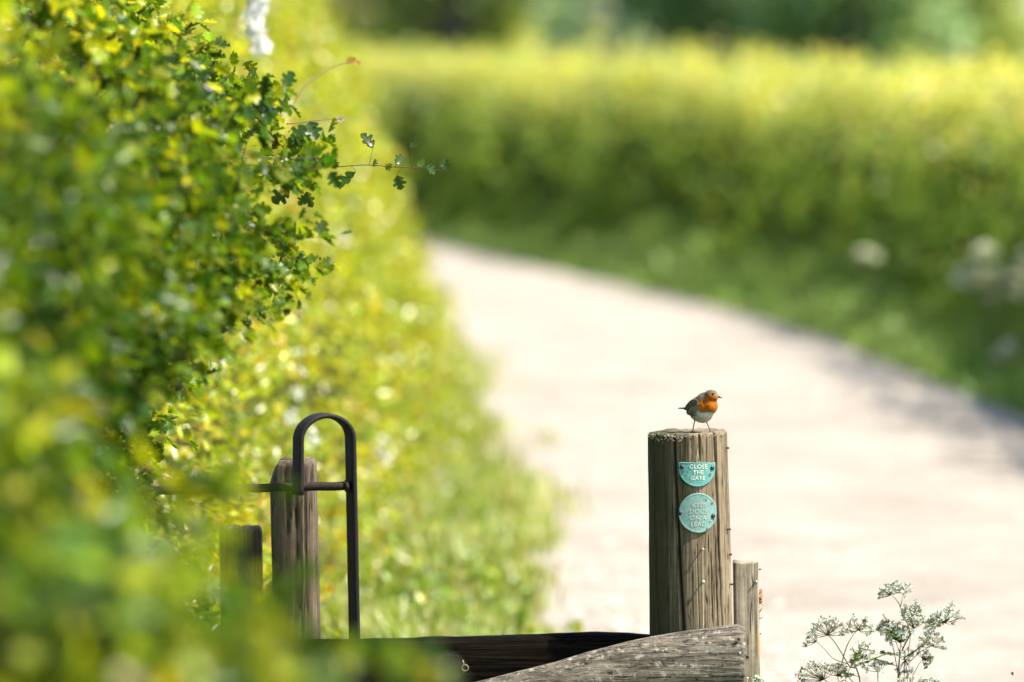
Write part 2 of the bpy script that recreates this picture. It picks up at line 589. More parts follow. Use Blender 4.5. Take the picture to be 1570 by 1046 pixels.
grid_sheet('ground', np.concatenate([np.linspace(-1500, -40, 12), np.linspace(-30, 30, 61), np.linspace(40, 1500, 12)]),
           np.concatenate([np.linspace(-60, 0, 10), np.linspace(1, 90, 90), np.linspace(100, 3000, 24)]),
           lambda x, y: 0.0 * x, M['ground'])

left_edge = smooth_path([(2.2, 6, 0), (1.9, 12, 0), (1.0, 16, 0), (0.32, 18.5, 0), (0.06, 21, 0), (-0.22, 29, 0), (-0.56, 37, 0), (-0.86, 46, 0), (-1.20, 53, 0), (-1.9, 58.5, 0), (-4.5, 63.5, 0), (-10, 69, 0)], 90)
right_edge = smooth_path([(6.5, 6, 0), (5.2, 12, 0), (4.4, 18, 0), (3.8, 22, 0), (3.4, 26, 0), (2.85, 32, 0), (2.0, 41, 0), (0.95, 47, 0), (-0.15, 52.5, 0), (-1.5, 59.5, 0), (-4.0, 66, 0), (-9.5, 72, 0)], 90)
def track():
    k = 14
    L = left_edge.copy(); Rr = right_edge.copy()
    L[:, 0] += 0.10 * (fbm(L * 0.9, 3) - 0.5) * 2
    Rr[:, 0] += 0.10 * (fbm(Rr * 0.9, 5) - 0.5) * 2
    f = np.linspace(0, 1, k)
    V = L[:, None, :] * (1 - f)[None, :, None] + Rr[:, None, :] * f[None, :, None]
    V[..., 2] = 0.006 + 0.035 * np.sin(f * math.pi)[None, :] + 0.012 * (fbm(V.reshape(-1, 3) * 0.8, 8).reshape(V.shape[:2]))
    m = len(L)
    i, j = np.meshgrid(np.arange(k - 1), np.arange(m - 1))
    a = (j * k + i).ravel()
    return structure(mesh_np('track', V.reshape(-1, 3), np.stack([a, a + 1, a + k + 1, a + k], 1), M['track']))
track()

def edge_x(edge, y):
    o = np.argsort(edge[:, 1])
    return np.interp(y, edge[o, 1], edge[o, 0])

# loose stones on the track: nobody could count them
def gravel():
    n = 5200
    y = 16 + 26 * rng.random(n) ** 1.6
    x = edge_x(left_edge, y) + (edge_x(right_edge, y) - edge_x(left_edge, y)) * rng.random(n)
    base = np.array([(1, 0, 0), (0, 1, 0), (-1, 0, 0), (0, -1, 0), (0.1, 0.1, 0.75), (0.7, 0.7, 0.3), (-0.7, 0.7, 0.25), (-0.7, -0.7, 0.3), (0.7, -0.7, 0.2)])
    T = np.array([(0, 5, 4), (5, 1, 4), (1, 6, 4), (6, 2, 4), (2, 7, 4), (7, 3, 4), (3, 8, 4), (8, 0, 4)])
    s = 0.008 + 0.02 * rng.random(n) ** 2.5
    V = np.stack([x, y, np.full(n, 0.035)], 1)[:, None, :] + s[:, None, None] * base[None] * (0.7 + 0.6 * rng.random((n, 9, 1)))
    T = (T[None] + (np.arange(n) * 9)[:, None, None]).reshape(-1, 3)
    c = np.array([0.42, 0.37, 0.31]) * (0.65 + 0.6 * rng.random((n, 1)))
    o = mesh_np('gravel', V.reshape(-1, 3), T, M['tint'], col=np.repeat(c, 9, 0), smooth=False)
    o['kind'] = 'stuff'
gravel()

# ------------------------------------------------------------------ grass verges
def grass_blades(name, xy, h, pal, wid=0.006, lean=0.35):
    n = len(xy)
    a = rng.random(n) * 2 * math.pi
    d = np.stack([np.cos(a), np.sin(a), np.zeros(n)], 1)
    s = np.stack([-np.sin(a), np.cos(a), np.zeros(n)], 1)
    ln = lean * (0.3 + rng.random(n))
    w = wid * (0.6 + 0.9 * rng.random(n))
    base = np.stack([xy[:, 0], xy[:, 1], np.zeros(n)], 1)
    lv = []
    for f, wf in ((0, 0.8), (0.4, 1.0), (0.75, 0.6)):
        c = base + d * (h * ln * f ** 2)[:, None] + np.array([0, 0, 1.0]) * (h * f * (1 - 0.25 * ln * f))[:, None]
        lv += [c - s * (w * wf)[:, None], c + s * (w * wf)[:, None]]
    lv.append(base + d * (h * ln)[:, None] + np.array([0, 0, 1.0]) * (h * (1 - 0.3 * ln))[:, None])
    V = np.stack(lv, 1)
    k = 7
    q = np.array([(0, 1, 3, 2), (2, 3, 5, 4)]); t = np.array([(4, 5, 6)])
    off = (np.arange(n) * k)[:, None, None]
    col = np.repeat(pick(pal, n), k, 0)
    o = mesh_np(name, V.reshape(-1, 3), [(q[None] + off).reshape(-1, 4), (t[None] + off).reshape(-1, 3)], M['grass'], col=col)
    o['kind'] = 'stuff'
    return o

GR = [(4, (0.28, 0.36, 0.045)), (3, (0.36, 0.41, 0.06)), (2, (0.46, 0.46, 0.14)), (2, (0.56, 0.51, 0.28))]
GR2 = [(4, (0.27, 0.42, 0.085)), (3, (0.32, 0.45, 0.09)), (1, (0.42, 0.46, 0.16))]

# ------------------------------------------------------------------ HEDGES
PAL_SUN = [(5, (0.356, 0.410, 0.019)), (4, (0.454, 0.475, 0.024)), (3, (0.162, 0.259, 0.022)), (1.2, (0.454, 0.346, 0.038)), (0.7, (0.389, 0.227, 0.043))]
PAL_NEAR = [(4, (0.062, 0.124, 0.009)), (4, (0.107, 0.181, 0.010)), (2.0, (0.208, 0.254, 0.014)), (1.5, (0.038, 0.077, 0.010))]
PAL_SKIRT = [(4, (0.043, 0.093, 0.009)), (3, (0.102, 0.178, 0.010)), (3, (0.289, 0.340, 0.015)), (0.4, (0.357, 0.289, 0.025))]
PAL_FAR = [(5, (0.206, 0.344, 0.052)), (4, (0.267, 0.387, 0.069)), (1.5, (0.361, 0.413, 0.112)), (2.0, (0.103, 0.189, 0.030))]
PAL_TIP = [(5, (0.56, 0.58, 0.17)), (3, (0.62, 0.61, 0.26)), (1.2, (0.60, 0.46, 0.18)), (2.5, (0.38, 0.49, 0.11))]

def hedge_twigs(name, root, direc, length, parent, rad=0.0016, c=(0.10, 0.065, 0.04)):
    n = len(root)
    s1 = unit(np.cross(direc, rng.standard_normal((n, 3)))); s2 = np.cross(direc, s1)
    tip = root + direc * length[:, None]
    bk = root - direc * (length * 0.5)[:, None]
    V = np.stack([bk + s1 * rad, bk - 0.5 * s1 * rad + 0.87 * s2 * rad, bk - 0.5 * s1 * rad - 0.87 * s2 * rad, tip], 1).reshape(-1, 3)
    T = (np.array([(0, 1, 3), (1, 2, 3), (2, 0, 3)])[None] + (np.arange(n) * 4)[:, None, None]).reshape(-1, 3)
    o = mesh_np(name, V, T, M['tint'], parent, col=np.tile(np.array(c), (len(V), 1)))
    o['kind'] = 'stuff'
    return o

def blossom(name, centre, r, n, parent, fs=0.009):
    p = unit(rng.standard_normal((n, 3))) * (r * rng.random((n, 1)) ** 0.4)
    nr = unit(p + rng.standard_normal((n, 3)) * 0.01 + np.array([0.01, -0.02, 0.01]))
    V, T, k = leaf_geo(np.asarray(centre) + p, rng.standard_normal((n, 3)), nr, fs * (0.8 + 0.4 * rng.random(n)), FLOWER)
    return mesh_np(name, V, T, M['petal'], parent, col=np.tile([0.80, 0.80, 0.74], (len(V), 1)))

def dirs(out, up=0.5, rnd=0.6):
    return unit(out + np.array([0, 0, up]) + rng.standard_normal(out.shape) * rnd)

# --- far left hedge: sunlit, along the track behind the gate
HL = thing('hedge', 'sunlit yellow-green hedge along the left side of the track behind the iron loop', 'hedge', (-1.2, 16.5, 0))
pL = Path([(-0.84, 16.2), (-0.68, 20), (-0.52, 25), (-0.52, 31), (-0.76, 38), (-1.10, 45), (-1.45, 51), (-2.2, 56), (-3.9, 60.5), (-8.3, 65)])
insL = lambda y, z: -0.18 + 0.36 * z + 0.16 * np.clip(z - 1.5, 0, 2) ** 2
hgtL = lambda y: 2.75 - 0.25 * np.clip((y - 30) / 25, 0, 1)
p, o, zf, tp = hedge_shoots(pL, 1, 15000, insL, hgtL, 1.3, 0.22, 1.5, 21, 0.14, bias=lambda n: rng.random(n) ** 1.35, gap=0.40, depth=0.08)
L = 0.10 + 0.16 * rng.random(len(p))
d = dirs(o, 0.5, 0.55)
sz = np.interp(p[:, 1], [16, 30, 60], [0.034, 0.042, 0.058])
a = shoot_leaves(p, d, L, 11, sz, outward=o)
near = a[0][:, 1] < 26
cl = clumps(pick(PAL_SUN, len(a[0])), a[0], a[4], 101, 1.6, 0.35)
for msk, tpl in ((near, OVAL), (~near, DIA)):
    leaves('foliage', a[0][msk], a[1][msk], a[2][msk], a[3][msk], cl[msk], tpl, M['leaf_sun'], HL)
hedge_twigs('twigs', p[::2], d[::2], L[::2], HL, 0.002)
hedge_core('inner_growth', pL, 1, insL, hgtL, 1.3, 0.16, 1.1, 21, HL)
for px, py, dd in ((430, 565, 21), (432, 165, 20), (455, 600, 19.5), (560, 905, 20), (610, 560, 27), (500, 370, 24), (527, 366, 24.5), (590, 700, 21), (585, 680, 22), (480, 670, 18), (335, 560, 17.5), (445, 640, 19), (600, 775, 23)):
    q = at(px, py, dd)
    blossom('blossom', q, 0.03, 16, HL)

# --- near left hedge: hawthorn reaching in front of the gate
HN = thing('hedge', 'tall leafy hawthorn hedge nearest on the left, overhanging the gate hinge posts', 'hedge', (-1.1, 9, 0))
pN = Path([(-1.35, 6.0), (-1.02, 8.4), (-0.86, 9.8), (-0.80, 11.2), (-0.72, 12.6), (-0.58, 13.9), (-0.75, 14.45), (-2.2, 14.8)])
def insN(y, z):
    y = np.asarray(y); z = np.asarray(z)
    cut = 1.50 + 0.10 * np.clip((y - 11.5) / 2.0, 0, 1)
    low = np.clip((cut - z) / 0.22, 0, 1) * np.clip((y - 9.6) / 1.2, 0, 1)
    return 0.03 + low * 0.38 - 0.05 * np.exp(-((z - 1.85) / 0.2) ** 2) + 1.0 * np.clip(z - 1.96, 0, 0.5)
hgtN = lambda y: 3.0 + 0 * y
p, o, zf, tp = hedge_shoots(pN, 1, 11000, insN, hgtN, 1.2, 0.15, 2.0, 41, 0.10, gap=0.42, depth=0.06)
kp = rng.random(len(p)) < np.where(p[:, 1] > 13.0, np.clip(1.5 * fbm(p * 4.0, 55, 2) - 0.25, 0.05, 0.8), 1.0)
p, o, zf, tp = p[kp], o[kp], zf[kp], tp[kp]
L = 0.08 + 0.14 * rng.random(len(p))
d = dirs(o, 0.35, 0.65)
a = shoot_leaves(p, d, L, 11, np.full(len(p), 0.037), outward=o)
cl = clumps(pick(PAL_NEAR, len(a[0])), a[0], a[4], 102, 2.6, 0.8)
lit_top = rng.random(len(cl)) < np.clip((a[0][:, 2] - 2.03) / 0.35, 0.03, 0.6)  # brighter palette on upper leaves: sunlight on the top put into the colour
cl[lit_top] = pick(PAL_SUN[:3], int(lit_top.sum()))
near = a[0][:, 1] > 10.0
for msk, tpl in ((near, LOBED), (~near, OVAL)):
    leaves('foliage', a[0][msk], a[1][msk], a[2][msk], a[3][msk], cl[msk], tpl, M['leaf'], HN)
hedge_twigs('twigs', p[::2], d[::2], L[::2], HN, 0.0016)
pNc = Path([(-1.35, 6.0), (-1.02, 8.4), (-0.86, 9.8), (-0.84, 11.2), (-0.84, 12.4), (-0.95, 13.2), (-2.0, 13.8)])
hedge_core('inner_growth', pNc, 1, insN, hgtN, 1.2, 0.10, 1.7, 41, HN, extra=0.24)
# the hedge's skirt swelling towards the camera, low on the left
n_ = 620
yy = 7.2 + 2.2 * rng.random(n_)
zz = 0.5 + 1.2 * rng.random(n_) ** 0.6
xf = -0.0895 * yy + 0.30 * np.clip((1.74 - zz) / 0.42, 0, 1.15) - 0.11
pp = np.stack([xf - rng.exponential(0.12, n_), yy, zz], 1)
pp += (0.22 * (fbm(pp * 3.1, 71, 3) - 0.5))[:, None] * np.array([1.0, -0.4, 0.6])
kp = fbm(pp * 4.2, 72, 2) > 0.36
pp = pp[kp]
oo = np.tile(unit(np.array([0.8, -0.5, 0.35])), (len(pp), 1))
dsk = dirs(oo, 0.4, 0.6)
Lsk = 0.08 + 0.14 * rng.random(len(pp))
a = shoot_leaves(pp, dsk, Lsk, 8, np.full(len(pp), 0.052), outward=oo)
leaves('lower_foliage', a[0], a[1], a[2], a[3], pick(PAL_SKIRT, len(a[0]), 0.35), OVAL, M['leaf'], HN)
hedge_twigs('twigs', pp[::2], dsk[::2], Lsk[::2], HN, 0.0016)

def sprig(pix, dd, leaf_pts, parent, pal, rad=0.0016, size=0.034, extra=0, name='sprig', tc=(0.09, 0.06, 0.035)):
    """one twig through photo positions with its own leaves"""
    P = np.array([at(x, y, q) for (x, y), q in zip(pix, np.linspace(dd[0], dd[1], len(pix)))])
    S = smooth_path(P, 24)
    mb = MB()
    V, q, t = tube(S, np.linspace(rad, rad * 0.5, 24), 5)
    mb.add(V, q, t, tc)
    lp, la, ln_, ls = [], [], [], []
    for (x, y), ang, s in leaf_pts:
        D = np.linalg.norm(S[:, [0, 2]] - at(x, y, (dd[0] + dd[1]) / 2)[[0, 2]], axis=1)
        k = int(D.argmin())
        s = s * 1.35
        tgt = at(x, y, S[k, 1])
        ax = np.array([math.cos(ang), rng.normal() * 0.4, math.sin(ang)])
        lp.append(tgt - unit(ax) * s * 0.5); la.append(ax); ln_.append(np.array([rng.normal() * 0.5, -0.8, 0.5 + rng.normal() * 0.3])); ls.append(s)
        V, q, t = tube(np.array([S[k], (S[k] + lp[-1]) / 2 + rng.normal(size=3) * 0.001, lp[-1]]), rad * 0.4, 4)
        mb.add(V, q, t, (0.14, 0.13, 0.04))
    for _ in range(extra):
        k = rng.integers(2, 24)
        ang = rng.random() * 6.28
        ax = np.array([math.cos(ang), rng.normal() * 0.5, math.sin(ang)])
        lp.append(S[k]); la.append(ax); ln_.append(rng.normal(size=3) + np.array([0, -0.5, 0.5])); ls.append(size * (0.6 + 0.6 * rng.random()))
    if lp:
        V, T, k = leaf_geo(np.array(lp), np.array(la), np.array(ln_), np.array(ls), LOBED)
        mb.add(V, None, T, np.repeat(pick(pal, len(lp), 0.15), k, 0))
    return mb.build(name, M['leaf'], parent)

DK = [(4, (0.05, 0.10, 0.022)), (2, (0.08, 0.14, 0.025))]
sprig([(425, 235), (450, 245), (500, 256), (560, 253), (600, 256), (645, 258), (692, 263)], (13.9, 14.6),
      [((563, 216), 2.2, 0.036), ((532, 276), -2.4, 0.045), ((487, 246), 1.9, 0.018), ((514, 252), 1.7, 0.018), ((574, 250), 1.2, 0.016), ((612, 280), -1.3, 0.030),
       ((612, 245), 1.0, 0.026), ((636, 222), 0.4, 0.026), ((596, 256), -2.5, 0.018), ((660, 260), -0.7, 0.026), ((682, 252), 1.3, 0.024), ((645, 250), 0.8, 0.02)], HN, DK)
sprig([(410, 200), (440, 235), (448, 262), (462, 290), (474, 308)], (13.8, 14.2),
      [((450, 270), -2.0, 0.045), ((474, 306), -1.2, 0.032), ((458, 206), 1.0, 0.04), ((480, 200), -1.2, 0.038), ((440, 250), 2.8, 0.03), ((462, 240), 0.4, 0.022), ((430, 300), -2.4, 0.04)], HN, DK, extra=4)
sprig([(380, 350), (410, 372), (430, 392), (450, 398), (490, 398)], (13.8, 14.2),
      [((420, 362), 1.9, 0.035), ((402, 380), 2.6, 0.04), ((396, 408), -2.8, 0.05), ((432, 392), -1.8, 0.03), ((436, 412), -1.3, 0.03), ((470, 404), -1.6, 0.028), ((486, 398), 0.1, 0.018), ((380, 420), -2.0, 0.04)], HN, DK, extra=4)
sprig([(445, 170), (470, 130), (500, 108), (530, 96), (545, 92)], (15.2, 15.6), [((538, 93), 0.5, 0.022), ((548, 97), -0.6, 0.016)], HN, [(1, (0.40, 0.22, 0.04))], rad=0.003, tc=(0.30, 0.22, 0.10))
sprig([(440, 190), (480, 185), (512, 183), (526, 182)], (14.6, 15.0), [((522, 183), 0.1, 0.018)], HN, [(1, (0.40, 0.40, 0.30))], rad=0.0022, tc=(0.26, 0.22, 0.12))
# low, close sprays hanging before the posts
for (x0, y0, x1, y1, dd) in ((230, 900, 350, 850, 8.2), (300, 990, 450, 930, 8.4), (240, 1010, 470, 960, 7.6), (330, 1060, 560, 1005, 7.8), (260, 860, 400, 690, 8.8),
                             (290, 1080, 420, 900, 7.4), (380, 1100, 640, 1030, 8.0), (420, 1100, 500, 930, 8.8), (230, 940, 360, 1010, 7.0), 
                             (250, 780, 360, 730, 9.0), (300, 1020, 440, 1000, 7.2), (220, 990, 330, 900, 6.8), (360, 1090, 520, 1040, 7.0), (270, 910, 330, 800, 8.0),
                             (400, 1060, 470, 830, 8.6), (380, 1080, 560, 960, 8.0), (300, 1060, 430, 1000, 6.6), (430, 1090, 600, 1010, 7.4), (260, 760, 400, 760, 9.3), (480, 1090, 690, 1040, 7.6),
                             (400, 980, 450, 770, 9.3), (420, 1060, 560, 1000, 8.6), (520, 1080, 680, 1010, 8.2), (180, 790, 330, 735, 9.6), (200, 730, 320, 755, 9.9), (240, 800, 345, 770, 9.5), (150, 740, 290, 745, 9.2), (330, 1000, 395, 850, 9.0), (340, 1040, 400, 900, 8.4), (400, 1010, 470, 900, 8.8), (430, 1050, 540, 960, 8.6)):
    sprig([(x0, y0), ((x0 + x1) / 2, (y0 + y1) / 2 - 12), (x1, y1)], (dd + 0.2, dd - 0.2), [], HN, PAL_SKIRT, size=0.046, extra=7)
for px, py, dd in ((318, 425, 13.9), (332, 436, 13.9), (310, 445, 14.0), (325, 455, 13.9), (300, 400, 14.0), (322, 470, 13.8)):
    blossom('blossom', at(px, py, dd), 0.016, 12, HN, 0.008)
for px, py, dd in ((392, 12, 12.0), (388, 30, 12.0), (394, 48, 12.0), (398, 70, 12.1), (396, 0, 12.0), (390, -20, 12)):
    blossom('blossom', at(px, py, dd), 0.022, 26, HN, 0.010)

# --- right hedge: tall trimmed hedge on the outside of the bend
HR = thing('hedge', 'long trimmed hedge with yellow new tips along the right side of the track', 'hedge', (3.6, 30, 0))
pR = Path([(5.4, 14), (4.8, 22), (3.75, 28), (3.25, 34), (2.85, 40), (1.95, 46), (0.6, 52), (-0.7, 57.5), (-2.3, 63), (-5.5, 69.5), (-11, 76)])
insR = lambda y, z: 0.02 - 0.06 * np.sin(z / 2.0 * 3.1) + 0.12 * z - 0.18 * np.clip(0.5 - z, 0, 0.5)
hgtR = lambda y: 1.69 + 0.04 * np.sin(y * 0.9) + 0.62 * np.clip((37 - y) / 5, 0, 1) + 0.12 * np.clip((36 - y) / 4, 0, 1) * np.sin(y * 1.7)  # unseen near stretch raised so its shadow reaches further across the track
p, o, zf, tp = hedge_shoots(pR, -1, 15500, insR, hgtR, 1.5, 0.30, 0.9, 61, 0.30, bias=lambda n: 0.05 + 0.95 * rng.random(n) ** 0.8, gap=0.42, depth=0.12)
L = 0.12 + 0.2 * rng.random(len(p))
d = dirs(o, 0.55, 0.5)
a = shoot_leaves(p, d, L, 8, np.full(len(p), 0.062), outward=o)
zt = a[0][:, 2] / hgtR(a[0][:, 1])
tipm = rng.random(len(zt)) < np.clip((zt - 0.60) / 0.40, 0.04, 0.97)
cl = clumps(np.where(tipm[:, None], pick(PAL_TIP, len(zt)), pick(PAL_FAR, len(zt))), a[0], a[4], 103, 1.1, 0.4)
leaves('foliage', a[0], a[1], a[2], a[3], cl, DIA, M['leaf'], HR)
# upright new shoots standing out of the trimmed top
q = rng.random(2600) * pR.L
b, nn = pR.at(q, -1)
rt = b - nn * (rng.random((len(q), 1)) * 1.4)
rt[:, 2] = hgtR(b[:, 1]) - 0.05
dd_ = unit(rng.standard_normal(rt.shape) * 0.18 + np.array([0, 0, 1.0]))
LL = 0.05 + 0.12 * rng.random(len(q)) ** 1.5
a = shoot_leaves(rt, dd_, LL, 7, np.full(len(q), 0.045), spread=0.6)
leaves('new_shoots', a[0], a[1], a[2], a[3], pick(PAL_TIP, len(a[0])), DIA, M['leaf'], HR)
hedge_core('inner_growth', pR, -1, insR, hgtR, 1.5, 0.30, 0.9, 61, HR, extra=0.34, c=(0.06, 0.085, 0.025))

# ------------------------------------------------------------------ verges
def verge(n, ylo, yhi, pw, fx0, fx1, hfun, pal, name='verge_grass', wid=0.006):
    y = ylo + (yhi - ylo) * rng.random(n) ** pw
    f = rng.random(n)
    x = fx0(y) * (1 - f) + fx1(y) * f
    xy = np.stack([x, y], 1)
    k = fbm(np.stack([x * 3.2, y * 1.6, 0 * x], 1), 12, 3)
    keep = k > 0.30
    h = hfun(y, f) * (0.4 + 1.2 * k)
    return grass_blades(name, xy[keep], h[keep], pal, wid)
order = np.argsort(pL.P[:, 1]); lx = lambda y: np.interp(y, pL.P[order, 1], pL.P[order, 0])
order2 = np.argsort(pR.P[:, 1]); rx = lambda y: np.interp(y, pR.P[order2, 1], pR.P[order2, 0])
verge(26000, 15.2, 46, 1.7, lambda y: lx(y) - 0.1, lambda y: edge_x(left_edge, y) + 0.75 * fbm(np.stack([y * 1.1, y * 0, y * 0], 1), 88, 2) ** 2 * rng.random(len(y)), lambda y, f: 0.36 - 0.24 * f ** 1.5, GR)
verge(24000, 20, 66, 0.9, lambda y: edge_x(right_edge, y) - 0.05, lambda y: rx(y) + 0.2, lambda y, f: 0.12 + 0.50 * f ** 1.3, GR2, wid=0.009)

def weeds():
    n = 1500
    y = 16.5 + 30 * rng.random(n) ** 1.5
    f = rng.random(n) ** 1.5
    x = (lx(y) - 0.05) * (1 - f) + (edge_x(left_edge, y) - 0.02) * f
    k = fbm(np.stack([x * 2.5, y * 1.3, 0 * x], 1), 93, 3)
    m = k > 0.42
    pp = np.stack([x, y, 0.03 + 0 * x], 1)[m]
    dd = dirs(np.tile([0.1, 0, 1.0], (len(pp), 1)), 0.6, 0.35)
    LL = (0.10 + 0.25 * rng.random(len(pp)) * (1 - 0.6 * f[m]))
    a = shoot_leaves(pp, dd, LL, 16, np.full(len(pp), 0.045))
    V, T, kk = leaf_geo(a[0], a[1], a[2], a[3], OVAL)
    c = np.repeat(pick([(3, (0.20, 0.30, 0.03)), (3, (0.32, 0.38, 0.04)), (1, (0.10, 0.18, 0.02))], len(a[0])), kk, 0)
    o = mesh_np('ground_cover', V, T, M['grass'], col=c)
    o['kind'] = 'stuff'
weeds()

def blobs_meadow():
    n = 9000
    y = 5 + 11.5 * rng.random(n)
    x = -1.5 + 3.8 * rng.random(n)
    grass_blades('meadow_grass', np.stack([x, y], 1), 0.12 + 0.2 * rng.random(n), GR)
blobs_meadow()

# ------------------------------------------------------------------ TREES beyond the hedge
def tree(x, y, h, rad, pal, label, n=5200, low=0.12, leaf=0.30, seed=1):
    r = np.random.default_rng(seed)
    T = thing('tree', label, 'tree', (x, y, 0), 'trees beyond the right hedge')
    base = np.array([x, y, 0.0])
    mb = MB()
    tr = np.array([base, base + (0.1, 0, h * 0.2), base + (0.0, 0.2, h * 0.45), base + (0.2, 0, h * 0.75)])
    V, q, t = tube(smooth_path(tr, 12), np.linspace(h * 0.035, h * 0.01, 12), 10)
    mb.add(V, q, t, (0.10, 0.08, 0.06))
    centres = []
    for k in range(26):
        a = r.random() * 6.283
        zf = low + (0.95 - low) * r.random()
        rr = rad * math.sqrt(max(0.05, 1 - ((zf - 0.5) / 0.52) ** 2)) * (0.45 + 0.5 * r.random())
        c = base + np.array([rr * math.cos(a), rr * math.sin(a), zf * h])
        centres.append((c, rad * (0.26 + 0.22 * r.random())))
        s = base + np.array([0, 0, h * min(0.7, max(0.12, zf * 0.6))])
        V, q, t = tube(smooth_path([s, (s + c) / 2 + (0, 0, -0.03 * h), c], 7), np.linspace(h * 0.014, h * 0.003, 7), 6)
        mb.add(V, q, t, (0.10, 0.08, 0.06))
    mb.build('trunk', M['bark'], T)
    per = n // len(centres)
    pos, out = [], []
    for c, rr in centres:
        u = unit(r.standard_normal((per, 3)))
        w = rr * (0.55 + 0.5 * r.random((per, 1)))
        pos.append(c + u * w * np.array([1, 1, 0.8]) + 0.12 * rr * r.standard_normal((per, 3)))
        out.append(u)
    pos, out = np.concatenate(pos), np.concatenate(out)
    pos[:, 2] = np.maximum(pos[:, 2], 0.25)
    ax = unit(r.standard_normal(pos.shape) + out * 0.4)
    nr = out + r.standard_normal(pos.shape) * 0.6 + np.array([0, 0, 0.4])
    leaves('crown', pos, ax, nr, leaf * (0.6 + 0.8 * r.random(len(pos))), pick(pal, len(pos)), DIA, M['leaf_far'], T)
    return T
DARK = [(4, (0.22, 0.34, 0.11)), (3, (0.27, 0.39, 0.13))]
MIDG = [(4, (0.38, 0.46, 0.09)), (3, (0.43, 0.49, 0.11))]
BLUE = [(4, (0.26, 0.36, 0.17)), (3, (0.29, 0.39, 0.20))]
PALE = [(4, (0.486, 0.601, 0.286)), (3, (0.400, 0.529, 0.243))]
BRWN = [(4, (0.32, 0.38, 0.10)), (2, (0.44, 0.36, 0.17)), (2, (0.20, 0.29, 0.07))]
def tx(px, d): return at(px, 40, d)[0]
tree(tx(470, 105), 105, 8.0, 2.2, BRWN, 'brownish olive tree above the left end of the hedge', seed=2, low=0.06)
tree(tx(590, 112), 112, 8.5, 1.7, DARK, 'dark narrow tree just right of the brownish olive tree', seed=3, low=0.06)
tree(tx(690, 98), 98, 8.0, 1.8, MIDG, 'fresh mid-green tree left of the pale silvery tree', seed=4, low=0.05)
tree(tx(810, 150), 150, 9.0, 2.4, PALE, 'pale silvery green tree in the gap between greener trees', seed=5, low=0.07)
tree(tx(955, 125), 125, 9.5, 2.6, BLUE, 'bluish green tree left of the darkest tree', seed=6, low=0.05)
tree(tx(1130, 95), 95, 10.0, 2.5, DARK, 'very dark green broad tree standing highest behind the hedge centre', 7000, seed=7, low=0.05)
tree(tx(1300, 92), 92, 9.5, 2.3, DARK, 'dark green tree between the darkest broad tree and the sloping light one', 6500, seed=8, low=0.05)
tree(tx(1385, 84), 84, 1.7, 0.55, MIDG, 'small bright green bush poking up behind the hedge on the right', 1400, seed=9, low=0.05, leaf=0.14)
tree(tx(1450, 104), 104, 4.6, 1.75, MIDG, 'light green rounded tree at the far right with sky beside it', 6000, seed=10, low=0.05, leaf=0.2)

# ------------------------------------------------------------------ MAIN POST
PD = 14.5
def post_axis(z, top, bot):
    f = (z - bot[2]) / (top[2] - bot[2])
    return bot[:2] + (top[:2] - bot[:2]) * f
pt = at(1054, 661.5, PD); pb_ = at(1061, 1000, PD)
slope = (pb_[0] - pt[0]) / (pb_[2] - pt[2])
PR = 61 / 602.0
ZT = pt[2]
def post_x(z): return pt[0] + slope * (z - ZT)
def post_radius(z): return PR + 0.004 * (ZT - z) / 0.5
CR = [  # angle at top, angle 0.52 m lower (deg, 0 faces the camera, + right), z from, z to, depth, width
    (-23, -13, 0.0, 2.0, 0.022, 0.0030), (41, 48, 0.0, 2.0, 0.014, 0.0021), (15, 20, 0.0, 0.075, 0.008, 0.0018), (-6, -4, 0.0, 0.04, 0.004, 0.0013),
    (-62, -55, 0.0, 2.0, 0.006, 0.0016), (28, 29, 0.30, 0.5, 0.004, 0.0012), (66, 67, 0.02, 0.30, 0.006, 0.0014), (35, 38, 0.25, 0.62, 0.004, 0.0012), (120, 118, 0, 2, 0.01, 0.003), (-140, -130, 0, 2, 0.01, 0.003), (-40, -36, 0.1, 0.9, 0.004, 0.0012), (8, 9, 0.28, 0.62, 0.003, 0.0011)]
